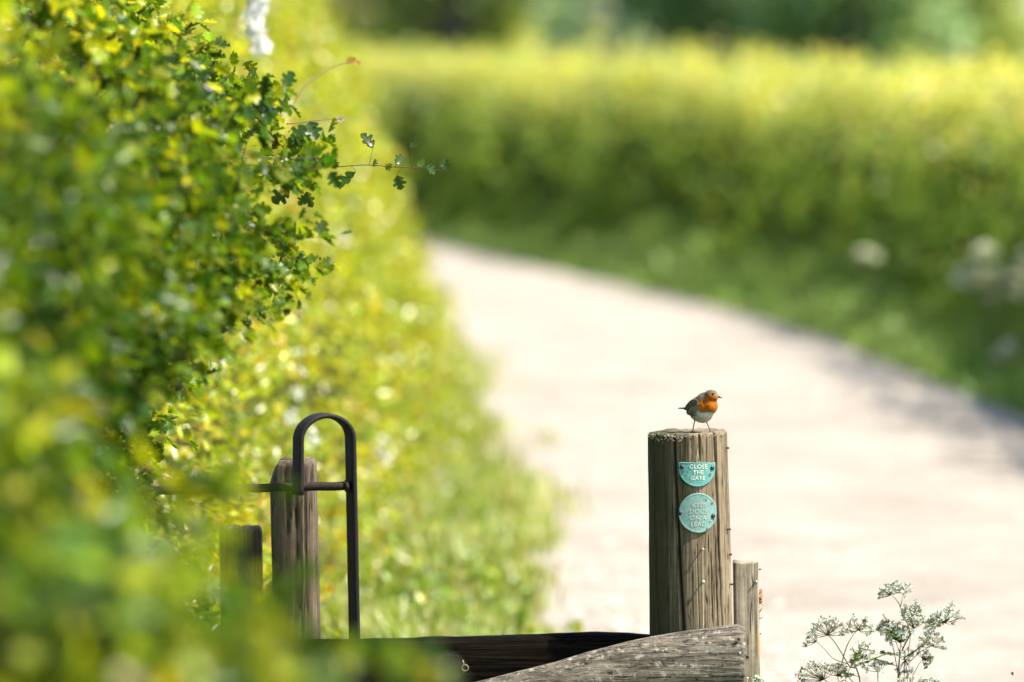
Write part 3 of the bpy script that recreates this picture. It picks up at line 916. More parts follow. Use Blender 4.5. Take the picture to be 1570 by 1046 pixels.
def post():
    T = thing('gate_post', 'stout round wooden gate post with a robin on top and two turquoise plaques', 'post', (post_x(0), PD, 0))
    n = 420
    # denser angles at the front
    a0 = np.linspace(-math.pi, math.pi, n, endpoint=False)
    ang = a0 - 0.55 * np.sin(a0)
    zs = np.concatenate([np.linspace(0, ZT - 0.60, 12)[:-1], np.linspace(ZT - 0.60, ZT - 0.008, 90), [ZT - 0.004, ZT - 0.0012, ZT]])
    rings = []
    for z in zs:
        dep = ZT - z
        r = post_radius(z) * np.ones(n)
        P3 = np.stack([np.cos(ang) * 2.2, np.sin(ang) * 2.2, np.full(n, z * 3)], 1)
        r += 0.006 * (fbm(P3, 4, 3) - 0.5) + 0.0028 * (fbm(np.stack([ang * 14, ang * 0 + 3, np.full(n, z * 5)], 1), 9, 3) - 0.5)
        for a1, a2, z0, z1, de, wi in CR:
            if z0 <= dep <= z1:
                aa = math.radians(a1 + (a2 - a1) * dep / 0.52) + 0.02 * (vnoise(np.array([[z * 14, a1, 0.5]]), 3)[0] - 0.5)
                fade = min(1.0, (z1 - dep) / 0.03, (dep - z0) / 0.02 + 0.6)
                dd = (ang - aa + math.pi) % (2 * math.pi) - math.pi
                r -= de * fade * np.exp(-np.abs(dd * PR / wi) ** 1.5)
        if dep < 0.0045:
            r -= (0.0045 - dep) * 0.9
        zz = z + np.zeros(n)
        zz += 0.006 * (fbm(np.stack([ang * 5, ang * 0, ang * 0 + 7], 1), 14, 3) - 0.5) * min(1, max(0, 1 - dep / 0.03))
        zz += 0.0030 * np.sin(ang) * max(0, 1 - dep / 0.05)
        rings.append(np.stack([post_x(z) + r * np.sin(ang), PD - r * np.cos(ang), zz], 1))
    # sawn top: rings going inward
    top = rings[-1]
    c = np.array([post_x(ZT), PD, ZT])
    for f in (0.94, 0.8, 0.6, 0.4, 0.2, 0.05):
        q = c + (top - c) * f
        q[:, 2] = top[:, 2] * f + ZT * (1 - f) + 0.003 * (fbm(np.stack([q[:, 0] * 90, q[:, 1] * 90, q[:, 0] * 0], 1), 15, 3) - 0.5) + 0.0008
        rings.append(q)
    V, q, t = loft(rings)
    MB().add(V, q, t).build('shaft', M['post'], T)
    # torn fibres and pale lichen along the rim
    for k in range(70):
        a = math.radians(-75 + 70 * rng.random()) if k < 44 else math.radians(-80 + 165 * rng.random())
        z = ZT - 0.003 - (0.016 if k < 44 else 0.005) * rng.random()
        rr = post_radius(z) + 0.0005
        b = np.array([post_x(z) + rr * math.sin(a), PD - rr * math.cos(a), z])
        e = b + np.array([math.cos(a), math.sin(a), 0]) * rng.normal() * 0.007 + np.array([math.sin(a), -math.cos(a), 0]) * 0.002 * rng.random() + np.array([0, 0, rng.normal() * 0.004])
        V, q, t = tube(np.array([b, (b + e) / 2 + rng.normal(size=3) * 0.0015, e]), [0.0010, 0.0012, 0.0003], 4)
        MB().add(V, q, t, np.array([0.42, 0.37, 0.24]) * (0.6 + 0.6 * rng.random())).build('wood_fibre', M['tint'], T)
    return T
POST = post()

def on_post(px, py, lift=0.0):
    """point on the post's surface seen at a photo pixel, with its outward normal"""
    q = at(px, py, PD - 0.1)
    z = q[2]
    r = post_radius(z)
    s = max(-0.98, min(0.98, (q[0] - post_x(z)) / r))
    a = math.asin(s)
    n = np.array([math.sin(a), -math.cos(a), 0])
    return np.array([post_x(z), PD, z]) + n * (r + lift), n

def headed_nail(name, px, py, parent, stand=0.012, hr=0.0045, bent=0.0, mat='zinc', square=False):
    p, n = on_post(px, py, -0.002)
    tip = p + n * stand + np.array([0, 0, bent])
    mb = MB()
    V, q, t = tube(np.array([p, (p + tip) / 2, tip]), 0.0018, 8)
    mb.add(V, q, t)
    k = 4 if square else 12
    V, q, t = tube(np.array([tip - n * 0.0005, tip + n * 0.0012, tip + n * 0.0022]), [hr, hr, hr * 0.75], k)
    mb.add(V, q, t)
    return mb.build(name, M[mat], parent, smooth=not square)
headed_nail('nail', 1075, 843, POST, 0.018, 0.004, 0.002, 'zinc')
headed_nail('nail', 1076, 893, POST, 0.016, 0.0062, 0.002, 'zinc', True)
for x, y in ((1114.5, 690), (1119, 854), (1117, 815), (1120.5, 900)):
    headed_nail('nail', x, y, POST, 0.008, 0.003, 0, 'nail')

# ------------------------------------------------------------------ PLAQUES
def text_mesh(body, size):
    cu = bpy.data.curves.new('lettering', 'FONT')
    cu.body = body
    cu.size = size
    cu.align_x = 'CENTER'; cu.align_y = 'CENTER'
    cu.extrude = 0.0
    cu.offset = size * 0.012
    cu.space_character = 1.08
    cu.resolution_u = 3
    o = bpy.data.objects.new('lettering', cu)
    COL.objects.link(o)
    dg = bpy.context.evaluated_depsgraph_get()
    me = bpy.data.meshes.new_from_object(o.evaluated_get(dg))
    bm = bmesh.new(); bm.from_mesh(me)
    bmesh.ops.triangulate(bm, faces=bm.faces)
    bmesh.ops.subdivide_edges(bm, edges=[e for e in bm.edges if e.calc_length() > size * 0.35], cuts=2)
    bmesh.ops.triangulate(bm, faces=bm.faces)
    V = np.array([v.co[:] for v in bm.verts]); T = np.array([[v.index for v in f.verts] for f in bm.faces])
    bm.free()
    bpy.data.objects.remove(o); bpy.data.curves.remove(cu); bpy.data.meshes.remove(me)
    return V, T

def plaque(cx, cy, rad, label, lines, mat, lmat, half=False, tilt=0.0, screws=(), chips=()):
    """a thin metal disc bent a little round the post; local (a, b) = right, up in metres"""
    p0, n0 = on_post(cx, cy, 0.0045)
    right = np.array([-n0[1], n0[0], 0.0])
    up = np.array([0, 0, 1.0])
    RB = PR * 1.25
    ct, st = math.cos(tilt), math.sin(tilt)
    def surf(a, b, lift=0.0):
        a, b = np.asarray(a, float), np.asarray(b, float)
        a2, b2 = a * ct - b * st, a * st + b * ct
        th = a2 / RB
        return p0 + right * (np.sin(th) * (RB + lift))[..., None] + n0 * ((np.cos(th) - 1) * (RB) + np.cos(th) * lift)[..., None] + up * b2[..., None]
    T = thing('plaque', label, 'plaque', p0)
    nr, na = 12, 72
    rings = []
    def outline(f, k):
        th = np.arange(na) / na * 2 * math.pi
        a, b = rad * np.cos(th), rad * np.sin(th)
        jag = 1 + 0.012 * (vnoise(np.stack([np.cos(th) * 5, np.sin(th) * 5, th * 0 + k], 1), 31) - 0.5)
        a, b = a * jag, b * jag
        if half:
            cut = half * rad
            a = np.clip(a, -math.sqrt(1 - half ** 2) * rad, math.sqrt(1 - half ** 2) * rad)
            b = np.minimum(b, cut + 0.0004 * np.sin(a * 300))
            b0 = -0.35 * rad
        else:
            b0 = 0.0
        return a * f, b0 + (b - b0) * f
    lift = lambda f: 0.0010 + 0.0008 * np.exp(-((f - 0.955) / 0.025) ** 2)      # raised rim
    th_ = 0.002
    fs = [0.02, 0.2, 0.4, 0.6, 0.8, 0.88, 0.92, 0.955, 0.98, 1.0]
    for f in fs:
        a, b = outline(f, 0)
        rings.append(surf(a, b, lift(f)))
    for f in [1.0, 0.5, 0.02]:
        a, b = outline(f, 0)
        rings.append(surf(a, b, -th_))
    V, q, t = loft(rings)
    MB().add(V, q, t).build('disc', M[mat], T)
    mb = MB()
    for body, b, size, shift, wear in lines:
        Vt, Tt = text_mesh(body, size)
        a_, b_ = Vt[:, 0] + shift, Vt[:, 1] + b
        Vw = surf(a_, b_, 0.0021)
        if wear:      # letters partly rubbed away
            ce = Vw[Tt].mean(1)
            keep = vnoise(ce * 260, 77) > wear
            Tt = Tt[keep]
        if half:
            keep = b_[Tt].max(1) < half * rad - 0.0005
            Tt = Tt[keep]
        mb.add(Vw, None, Tt)
    mb.build('lettering', M[lmat], T)
    for a, b in screws:
        c = surf(np.array([a]), np.array([b]), 0.001)[0]
        nn = unit(n0 * math.cos(a / RB) + right * math.sin(a / RB))
        V, q, t = tube(np.array([c, c + nn * 0.002, c + nn * 0.0035]), [0.0058, 0.0056, 0.0035], 12)
        MB().add(V, q, t).build('screw', M['nail'], T)
    for k in range(chips):
        th = rng.random() * 6.283
        rr = rad * (0.72 + 0.22 * rng.random()) if rng.random() < 0.8 else rad * 0.7 * rng.random()
        a, b = rr * math.cos(th), rr * math.sin(th)
        if half and b > half * rad * 0.9:
            b = -abs(b) if half < 0.3 else b * 0.2
        m = 7
        an = np.arange(m) / m * 6.283
        s = 0.0008 + 0.0022 * rng.random() ** 2
        ra = s * (0.6 + 0.8 * rng.random(m))
        Vc = surf(np.concatenate([[a], a + ra * np.cos(an)]), np.concatenate([[b], b + ra * np.sin(an) * 1.4]), 0.0024)
        Tc = [(0, 1 + i, 1 + (i + 1) % m) for i in range(m)]
        MB().add(Vc, None, Tc).build('paint_chip', M['chip'], T)
    return T
plaque(1070, 786.5, 30.5 / 602, 'full round turquoise plaque about dogs with worn lettering, lower on the post',
       [('KEEP', 0.0200, 0.0155, 0.001, 0.16), ('DOGS', 0.0035, 0.0165, 0.0005, 0.16), ('ON A', -0.0125, 0.0160, 0.0, 0.16), ('LEAD', -0.0285, 0.0160, 0.001, 0.10)],
       'plaque_worn', 'letter_worn', tilt=-0.03, screws=((-0.0465, -0.001), (0.0405, -0.007)), chips=11)
plaque(1069, 716, 30.0 / 602, 'half-moon turquoise plaque about closing the gate, cut straight across its top, higher on the post',
       [('CLOSE', 0.0010, 0.0150, 0.002, 0.0), ('THE', -0.0135, 0.0145, 0.002, 0.0), ('GATE', -0.0285, 0.0140, 0.0015, 0.05)],
       'plaque', 'letter', half=0.22, tilt=-0.03, screws=((-0.040, -0.001), (0.040, -0.002)), chips=9)

# ------------------------------------------------------------------ OTHER WOOD
def box_post(name, label, pix_top, pix_bot, halfw, d, depth, mat, chip=False, round_=4.0, cracks=(), n=120, origin_label_group=None):
    a = at(pix_top[0], pix_top[1], d); b = at(pix_bot[0], pix_bot[1], d)
    sl = (b[0] - a[0]) / (b[2] - a[2])
    ax = lambda z: a[0] + sl * (z - a[2])
    T = thing(name, label, 'post', (ax(0), d, 0), origin_label_group)
    hw = halfw / (F / d)
    hd = depth / 2
    th = np.linspace(0, 2 * math.pi, n, endpoint=False)
    e = 2 / round_
    sx = np.sign(np.cos(th)) * np.abs(np.cos(th)) ** e
    sy = np.sign(np.sin(th)) * np.abs(np.sin(th)) ** e
    zs = np.concatenate([np.linspace(0, a[2] - 0.5, 6)[:-1], np.linspace(a[2] - 0.5, a[2] - 0.02, 46), a[2] - np.array([0.014, 0.009, 0.005, 0.002, 0.0])])
    rings = []
    for z in zs:
        dep = a[2] - z
        sh = 1 - (0.10 if round_ < 6 else 0.02) * max(0, 1 - dep / (0.016 if round_ < 6 else 0.004)) ** 2
        r = 1 + 0.05 * (fbm(np.stack([sx * 1.5, sy * 1.5, np.full(n, z * 4)], 1), 5, 3) - 0.5) + 0.014 * (fbm(np.stack([sx * 12, sy * 12, np.full(n, z * 9)], 1), 6, 2) - 0.5)
        for c0, c1, z0, z1, de in cracks:
            if z0 < dep < z1:
                cx = c0 + (c1 - c0) * (dep - z0) / (z1 - z0) + 0.03 * math.sin(z * 40)
                r = r - np.where(sy < 0, de * np.exp(-((sx - cx) / 0.035) ** 2), 0)
        X = ax(z) + hw * sx * r * sh
        Y = d + hd * sy * r * sh
        Z = np.full(n, z) + 0.012 * (fbm(np.stack([sx * 3, sy * 3, sx * 0], 1), 11, 3) - 0.5) * max(0, 1 - dep / 0.05)
        if chip:
            k = np.clip((-sx - 0.62) / 0.3, 0, 1) * max(0, 1 - dep / 0.06)
            X += hw * 0.30 * k
            Z -= 0.012 * k
        rings.append(np.stack([X, Y, Z], 1))
    V, q, t = loft(rings)
    MB().add(V, q, t).build('shaft', M[mat], T)
    return T, ax, a[2]
box_post('fence_post', 'dark weathered post with chipped top corner standing behind the black iron loop', (449, 703.5), (456, 985), 36, 14.78, 0.12, 'oldpost', True, 3.4,
         ((0.15, 0.28, 0.12, 0.6, 0.12), (-0.3, -0.25, 0.0, 0.2, 0.06), (0.45, 0.5, 0.0, 0.4, 0.06)))
box_post('fence_post', 'shorter grey post half hidden by leaves left of the loop', (369, 807), (372, 985), 33, 14.85, 0.11, 'oldpost', False, 2.6, ((0.35, 0.4, 0.05, 0.5, 0.08),))
SD = 14.60
ST, sax, stop_ = box_post('timber_stake', 'pale squared timber stake with orange splintered edge, right of the robin post', (1143.5, 861), (1146, 1046), 19.8, SD, 0.062, 'stake', False, 9.0,
         ((0.55, 0.6, 0.0, 0.25, 0.04), (-0.2, -0.1, 0.02, 0.5, 0.03), (0.25, 0.3, 0.2, 0.6, 0.03)))
for k in range(16):
    z = at(1160, 900 + 52 * rng.random(), SD)[2]
    b = np.array([sax(z) + 0.0325, SD - 0.028 + 0.02 * rng.random(), z])
    e = b + np.array([0.004 + 0.007 * rng.random(), -0.003 * rng.random(), rng.normal() * 0.012])
    V, q, t = tube(np.array([b - (0.003, 0, 0.004), (b + e) / 2 + (0.002, 0, 0), e]), [0.0016, 0.0014, 0.0003], 4)
    MB().add(V, q, t, np.array([0.46, 0.22, 0.06]) * (0.6 + 0.7 * rng.random())).build('splinter', M['tint'], ST)
def stub_nail(px, py, d, parent, mat='nail', r=0.0035, dirn=(0, -1, 0), stand=0.004, name='nail'):
    c = at(px, py, d)
    dn = np.array(dirn, float)
    V, q, t = tube(np.array([c - dn * 0.004, c + dn * stand, c + dn * (stand + 0.0015)]), [r, r, r * 0.7], 10)
    return MB().add(V, q, t).build(name, M[mat], parent)
stub_nail(1159, 892, SD - 0.031, ST, 'zinc', 0.0035)
stub_nail(1146, 1007, SD - 0.031, ST, 'nail', 0.0045, stand=0.0005)
for y in (873, 972):
    stub_nail(1164, y, SD - 0.02, ST, 'nail', 0.002, (1, 0, 0), 0.004)

# dark horizontal rail between the posts
def rail():
    d0 = 14.52
    T = thing('fence_rail', 'almost black wooden rail running from the left leaves to the robin post', 'rail', at(700, 1010, d0))
    xs = np.linspace(360, 1004, 90)
    tops = np.interp(xs, [360, 415, 500, 560, 640, 690, 712, 800, 900, 960, 1004], [983, 982, 981, 980, 978, 976, 976, 973, 969.5, 970, 974])
    n = 40
    th = np.linspace(0, 2 * math.pi, n, endpoint=False)
    e = 2 / 5.0
    sx = np.sign(np.cos(th)) * np.abs(np.cos(th)) ** e
    sz = np.sign(np.sin(th)) * np.abs(np.sin(th)) ** e
    rings = []
    for x, ty in zip(xs, tops):
        c = at(x, ty, d0)
        r = 1 + 0.03 * (fbm(np.stack([np.full(n, c[0] * 9), sx * 3, sz * 3], 1), 19, 3) - 0.5)
        hh = 0.085
        rings.append(np.stack([np.full(n, c[0]), d0 + 0.035 * sx * r, c[2] - hh + hh * sz * (1 + 0.3 * (r - 1)) + 0.004 * (fbm(np.stack([np.full(n, c[0] * 14), sx * 2, sz * 2], 1), 23, 2) - 0.5)], 1))
    V, q, t = loft(rings)
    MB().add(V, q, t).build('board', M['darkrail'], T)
    c = at(713, 1024, d0 - 0.037)
    a = np.linspace(0, 2 * math.pi, 17)
    ring = np.stack([c[0] + 0.008 * np.cos(a), np.full(17, c[1] - 0.003), c[2] + 0.008 * np.sin(a)], 1)
    V, q, t = tube(ring, 0.0022, 6, False)
    mb = MB().add(V, q, t, (0.20, 0.155, 0.10))
    V, q, t = tube(np.array([c + (-0.002, 0.004, 0.006), c + (-0.004, -0.004, 0.012), c + (-0.006, -0.002, 0.020)]), 0.0018, 6)
    mb.add(V, q, t, (0.30, 0.24, 0.16))
    V, q, t = tube(np.array([c + (-0.001, 0.004, -0.008), c + (-0.004, -0.003, -0.013)]), 0.0018, 6)
    mb.add(V, q, t, (0.30, 0.24, 0.16))
    mb.build('eye_hook', M['tint'], T)
rail()

# grey weathered log rail nailed across the front of the post
def lograil():
    d0 = 14.325
    T = thing('log_rail', 'grey weathered half-round log rail slanting up to the right across the post foot', 'rail', at(940, 1060, d0))
    xs = np.concatenate([np.linspace(420, 1080, 110), np.linspace(1084, 1141, 24)])
    tops = np.interp(xs, [420, 560, 735, 800, 850, 900, 960, 1000, 1040, 1080, 1110, 1130, 1141], [1105, 1082, 1045, 1029, 1015, 999, 984, 976, 969, 963, 959.5, 958, 961])
    n = 140
    th = np.linspace(0, 2 * math.pi, n, endpoint=False)
    rings = []
    for x, ty in zip(xs, tops):
        hh = np.interp(x, [420, 740, 1141], [0.075, 0.085, 0.098])
        c = at(x, ty, d0)
        sh = 1 - 0.09 * max(0, (x - 1128) / 13) ** 2
        cz = c[2] - hh
        P = np.stack([np.full(n, c[0] * 5), np.cos(th) * 2, np.sin(th) * 2], 1)
        r = 1 + 0.07 * (fbm(P, 27, 3) - 0.5)
        # long drying cracks and grain ridges
        g = fbm(np.stack([np.full(n, c[0] * 2.2), th * 8, th * 0], 1), 29, 3)
        r = r - 0.05 * np.clip(0.40 - g, 0, 1) * 4 * 0.35
        for c0, wv, de, ph in ((-0.6, 0.30, 0.075, 0.0), (0.25, 0.22, 0.06, 1.3), (-1.15, 0.25, 0.05, 2.2), (0.75, 0.2, 0.05, 0.7)):
            pos = -math.pi / 2 + c0 + wv * math.sin(c[0] * 3.1 + ph)
            on = np.clip(vnoise(np.array([[c[0] * 5, c0 * 7, 0.3]]), 33)[0] * 3 - 0.9, 0, 1)
            dd = (th - pos + math.pi) % (2 * math.pi) - math.pi
            r = r - de * on * np.exp(-(dd / 0.022) ** 2)
        # th = -pi/2 faces the camera
        rings.append(np.stack([np.full(n, c[0]) + 0.010 * (fbm(np.stack([np.sin(th) * 3, np.cos(th) * 3, th * 0], 1), 37, 2) - 0.5) * (1 if x > 1100 else 0),
                               d0 + 0.055 * np.sin(th) * r * sh, cz + hh * np.cos(th) * r * sh], 1))
    V, q, t = loft(rings)
    MB().add(V, q, t).build('log', M['log'], T)
    for x, y, m in ((1134, 1002, 'zinc'), (1134, 1034, 'zinc'), (1133, 980, 'nail')):
        stub_nail(x, y, d0 - 0.050, T, m, 0.0042, stand=0.001)
lograil()

# ------------------------------------------------------------------ IRON LOOP ON THE GATE
def iron_loop():
    d0 = 14.60
    T = thing('gate_loop', 'black iron hoop handle with a round cross bar rising above the dark rail', 'gate handle', at(497, 990, d0))
    psi = R(24)
    rt = np.array([math.cos(psi), math.sin(psi), 0]); fr = np.array([math.sin(psi), -math.cos(psi), 0])
    c = at(497.5, 674, d0)
    hw = 0.5 * 79 / (F / d0) / math.cos(psi)
    path = []
    zl = at(457, 757, d0)[2]; zr = at(540, 1000, d0)[2]
    for z in np.linspace(zl, c[2], 10)[:-1]:
        path.append((-hw - 0.002 * (c[2] - z) / 0.2, z))
    hz = 0.062
    for a in np.linspace(math.pi, 0, 29):
        path.append((hw * math.cos(a), c[2] + hz * math.sin(a)))
    for z in np.linspace(c[2], zr, 26)[1:]:
        path.append((hw + 0.010 * (c[2] - z) / 0.5, z))
    path = np.array(path)
    P = c[None, :] * np.array([1, 1, 0]) + path[:, 0:1] * rt + path[:, 1:2] * np.array([0, 0, 1.0])
    Tn = unit(np.gradient(P, axis=0))
    th2, wd = 0.0062, 0.026
    rings = []
    for k in range(len(P)):
        out = unit(np.cross(Tn[k], fr))
        w = [(-1, -1), (-1, -0.85), (-0.85, -1), (0.85, -1), (1, -0.85), (1, 0.85), (0.85, 1), (-0.85, 1), (-1, 0.85)][1:]
        jit = 1 + 0.05 * (vnoise(np.array([[k * 0.7, 0, 0]]), 3)[0] - 0.5)
        rings.append([P[k] + out * th2 * a_ * jit + fr * wd * b_ for a_, b_ in w])
    V, q, t = loft(rings)
    MB().add(V, q, t).build('hoop', M['iron'], T, smooth=False)
    b0, b1 = at(60, 757, d0 - 0.02), at(531, 745, d0 + 0.02)
    pts = np.linspace(b0, b1, 40)
    pts[:, 2] += 0.0008 * np.sin(np.arange(40) * 1.3)
    V, q, t = tube(pts, 0.0112 + 0.0004 * rng.random(40), 14)
    MB().add(V, q, t).build('cross_bar', M['rust'], T)
    c2 = at(531, 745, d0 + 0.02)
    V, q, t = tube(np.array([c2 - (0.004, 0, 0), c2 + (0.002, 0, 0), c2 + (0.006, 0.001, 0)]), [0.0155, 0.0155, 0.013], 14)
    MB().add(V, q, t).build('collar', M['rust'], T)
iron_loop()

# ------------------------------------------------------------------ ROBIN
def robin():
    feet = at(1076, 660, 14.445)
    feet[2] = ZT + 0.001
    K = 1 / 602.0 * 6 * 1.0            # one "cm" of the drawing = 6 px
    psi = R(37)
    fx = np.array([math.cos(psi), -math.sin(psi), 0]); fy = np.array([math.sin(psi), math.cos(psi), 0]); fz = np.array([0, 0, 1.0])
    def Wd(p):
        p = np.atleast_2d(np.asarray(p, float))
        return feet + K * (p[:, 0:1] * fx + p[:, 1:2] * fy + p[:, 2:3] * fz)
    T = thing('robin', 'small robin with orange breast and white belly perched on the round post', 'bird', feet)
    hc = np.array([2.85, 0.0, 9.42])
    bm = bmesh.new()
    def ell(c, r, pitch=0.0):
        mt = Matrix.Translation(c) @ Matrix.Rotation(-math.radians(pitch), 4, 'Y') @ Matrix.Diagonal((*r, 1))
        bmesh.ops.create_uvsphere(bm, u_segments=40, v_segments=24, radius=1.0, matrix=mt)
    ell((0.0, 0, 6.2), (3.85, 2.8, 3.35), 32)
    ell((0.2, 0, 5.4), (3.0, 2.7, 2.95), 0)
    ell((0.75, 0, 7.9), (2.7, 2.3, 2.3), 45)
    ell((2.3, 0, 6.9), (2.25, 2.15, 2.4), 0)
    ell(hc, (1.95, 1.75, 1.66), 0)
    ell((1.9, 0, 8.4), (2.3, 1.95, 2.0), 40)
    ell(hc + np.array([0.85, -0.05, -0.25]), (1.25, 1.1, 1.05), 0)
    ell((-3.1, 0, 5.5), (1.7, 1.35, 1.15), 30)
    me = bpy.data.meshes.new('tmp'); bm.to_mesh(me); bm.free()
    o = bpy.data.objects.new('tmp', me); COL.objects.link(o)
    m = o.modifiers.new('r', 'REMESH'); m.mode = 'VOXEL'; m.voxel_size = 0.16; m.use_smooth_shade = True
    s = o.modifiers.new('s', 'SMOOTH'); s.factor = 0.5; s.iterations = 14
    dg = bpy.context.evaluated_depsgraph_get()
    me2 = bpy.data.meshes.new_from_object(o.evaluated_get(dg))
    V = np.array([v.co[:] for v in me2.vertices])
    Q = [list(p.vertices) for p in me2.polygons]
    q = np.array([f for f in Q if len(f) == 4]); t = np.array([f for f in Q if len(f) == 3]) if any(len(f) == 3 for f in Q) else []
    bpy.data.objects.remove(o); bpy.data.meshes.remove(me); bpy.data.meshes.remove(me2)
    # feather ruffle
    V = V + unit(V - np.array([0.3, 0, 6.5])) * (0.16 * (fbm(V * np.array([1.6, 1.6, 1.6]), 44, 3) - 0.5))[:, None]
    nz = fbm(V * 1.4, 51, 3) - 0.5
    nz2 = fbm(V * 3.2, 52, 2) - 0.5
    x, y, z = V[:, 0] + nz * 1.1, V[:, 1], V[:, 2] + nz * 1.1
    c = np.tile([0.125, 0.10, 0.05], (len(V), 1))                         # olive brown
    def put(mask, colr, s=0.25):
        c[mask] = np.array(colr) * (1 + s * 2 * nz2[mask])[:, None]
    ay = np.abs(y)
    put(z < 7.0, (0.23, 0.20, 0.12))                                      # buff flanks
    put((z < 6.2) & (x < -0.6) & (nz2 > 0.08), (0.08, 0.068, 0.034))
    put((z < 5.7) & (x > 0.3), (0.52, 0.50, 0.45), 0.18)                   # white belly
    put((z < 4.3) & (x > -1.4), (0.44, 0.40, 0.31), 0.18)
    put((z > 6.9) & (x < 1.2), (0.10, 0.085, 0.043))                       # mantle
    put((x > 0.35) & (z > 5.4) & (z < 10.1), (0.19, 0.19, 0.165))           # grey border
    put((x > 0.85) & (z > 5.5) & (z < 9.9), (0.37, 0.108, 0.008), 0.4)      # orange breast and face
    put((z > 8.9) & (x < 2.35), (0.13, 0.105, 0.055))
    put((z > 8.6) & (x < 1.5), (0.15, 0.14, 0.11))
    put((z > 9.78 + np.clip(x - 3.3, 0, 2) * 0.8), (0.13, 0.098, 0.045))
    MB().add(Wd(V), q, t, c).build('body', M['feather'], T)
    # head direction a touch further right than the body
    hw_ = Wd(hc)[0]
    hf = unit(np.array([0.96, -0.27, 0])); hl = np.array([0.27, 0.96, 0])
    for sg in (-1, 1):
        dv = unit(0.50 * hf + sg * 0.83 * hl + np.array([0, 0, 0.36]))
        c0 = hw_ + dv * K * 1.64
        a = np.linspace(0, math.pi, 9)
        rings = [[c0 + K * 0.36 * (math.cos(u) * dv + math.sin(u) * (math.cos(w) * unit(np.cross(dv, fz)) + math.sin(w) * unit(np.cross(dv, np.cross(dv, fz))))) for w in np.linspace(0, 6.283, 12, endpoint=False)] for u in np.linspace(0.05, 3.09, 8)]
        V_, q_, t_ = loft(rings)
        MB().add(V_, q_, t_).build('eye', M['eye'], T)
    bb = hw_ + hf * K * 1.85 + np.array([0, 0, -0.12 * K])
    bd = unit(hf + np.array([0, 0, -0.22]))
    V_, q_, t_ = tube(np.array([bb - bd * K * 0.2, bb + bd * K * 0.3, bb + bd * K * 0.75, bb + bd * K * 1.22]), K * np.array([0.36, 0.27, 0.16, 0.03]), 10)
    MB().add(V_, q_, t_).build('beak', M['beak'], T)
    # wings: folded, with feather rows
    for sg in (-1, 1):
        mb = MB()
        A = np.array([0.4, sg * 2.15, 8.2]); B = np.array([-4.6, sg * 1.15, 5.75])
        ax_ = B - A
        Ln = np.linalg.norm(ax_); ax_ = ax_ / Ln
        outv = unit(np.array([-0.1, sg * 1.0, 0.15])); outv = unit(outv - ax_ * np.dot(outv, ax_)); dn = unit(np.cross(ax_, outv)) * (1 if sg > 0 else -1)
        rings = []
        for f in np.linspace(0, 1, 22):
            wdt = 1.45 * (math.sin(min(1, f * 2.2 + 0.12) * math.pi / 2)) * (1 - f) ** 0.55 + 0.06
            tk = 0.42 * (1 - 0.7 * f)
            cen = A + ax_ * Ln * f + outv * (0.42 * math.sin(f * 3.0)) 
            rings.append([cen + dn * wdt * math.cos(u) + outv * tk * math.sin(u) * (1 + 0.15 * math.sin(14 * math.cos(u) * 0.5 + f * 9)) for u in np.linspace(0, 6.283, 28, endpoint=False)])
        V_, q_, t_ = loft(rings)
        k = fbm(V_ * np.array([2, 2, 4]), 61, 3)
        cc = np.array([0.12, 0.095, 0.048])[None] * (0.6 + 0.8 * k)[:, None]
        mb.add(Wd(V_), q_, t_, cc)
        mb.build('wing', M['feather'], T)
    # tail
    rings = []
    for f in np.linspace(0, 1, 10):
        cen = np.array([-3.4 - 3.6 * f, 0, 6.15 - 0.30 * f + 0.1 * f * f])
        w = 0.55 + 0.25 * f
        rings.append([cen + np.array([0.0, w * math.cos(u), 0.42 * math.sin(u) * (1 - 0.6 * f)]) for u in np.linspace(0, 6.283, 16, endpoint=False)])
    V_, q_, t_ = loft(rings)
    MB().add(Wd(V_), q_, t_, (0.12, 0.095, 0.055)).build('tail', M['feather'], T)
    # legs with toes
    for hip, foot in ((np.array([-1.35, -1.1, 3.3]), np.array([-1.75, -1.6, 0.12])), (np.array([0.55, 1.1, 3.0]), np.array([2.05, 1.25, 0.12]))):
        mb = MB()
        kn = hip * 0.62 + foot * 0.38 + np.array([-0.05, 0, 0])
        V_, q_, t_ = tube(Wd(smooth_path([hip, kn, foot], 10)), K * np.array([0.34, 0.24, 0.17, 0.15, 0.14, 0.14, 0.14, 0.14, 0.15, 0.17]), 8)
        mb.add(V_, q_, t_)
        for ang, ln in ((-0.55, 1.15), (0.0, 1.35), (0.5, 1.15), (math.pi, 0.95)):
            dv = np.array([math.cos(ang), math.sin(ang), 0])
            pp = [foot, foot + dv * ln * 0.35 + np.array([0, 0, 0.14]), foot + dv * ln * 0.75 + np.array([0, 0, 0.0]), foot + dv * ln + np.array([0, 0, -0.06])]
            V_, q_, t_ = tube(Wd(smooth_path(pp, 7)), K * np.linspace(0.14, 0.06, 7), 6)
            mb.add(V_, q_, t_)
        mb.build('leg', M['legs'], T)
robin()

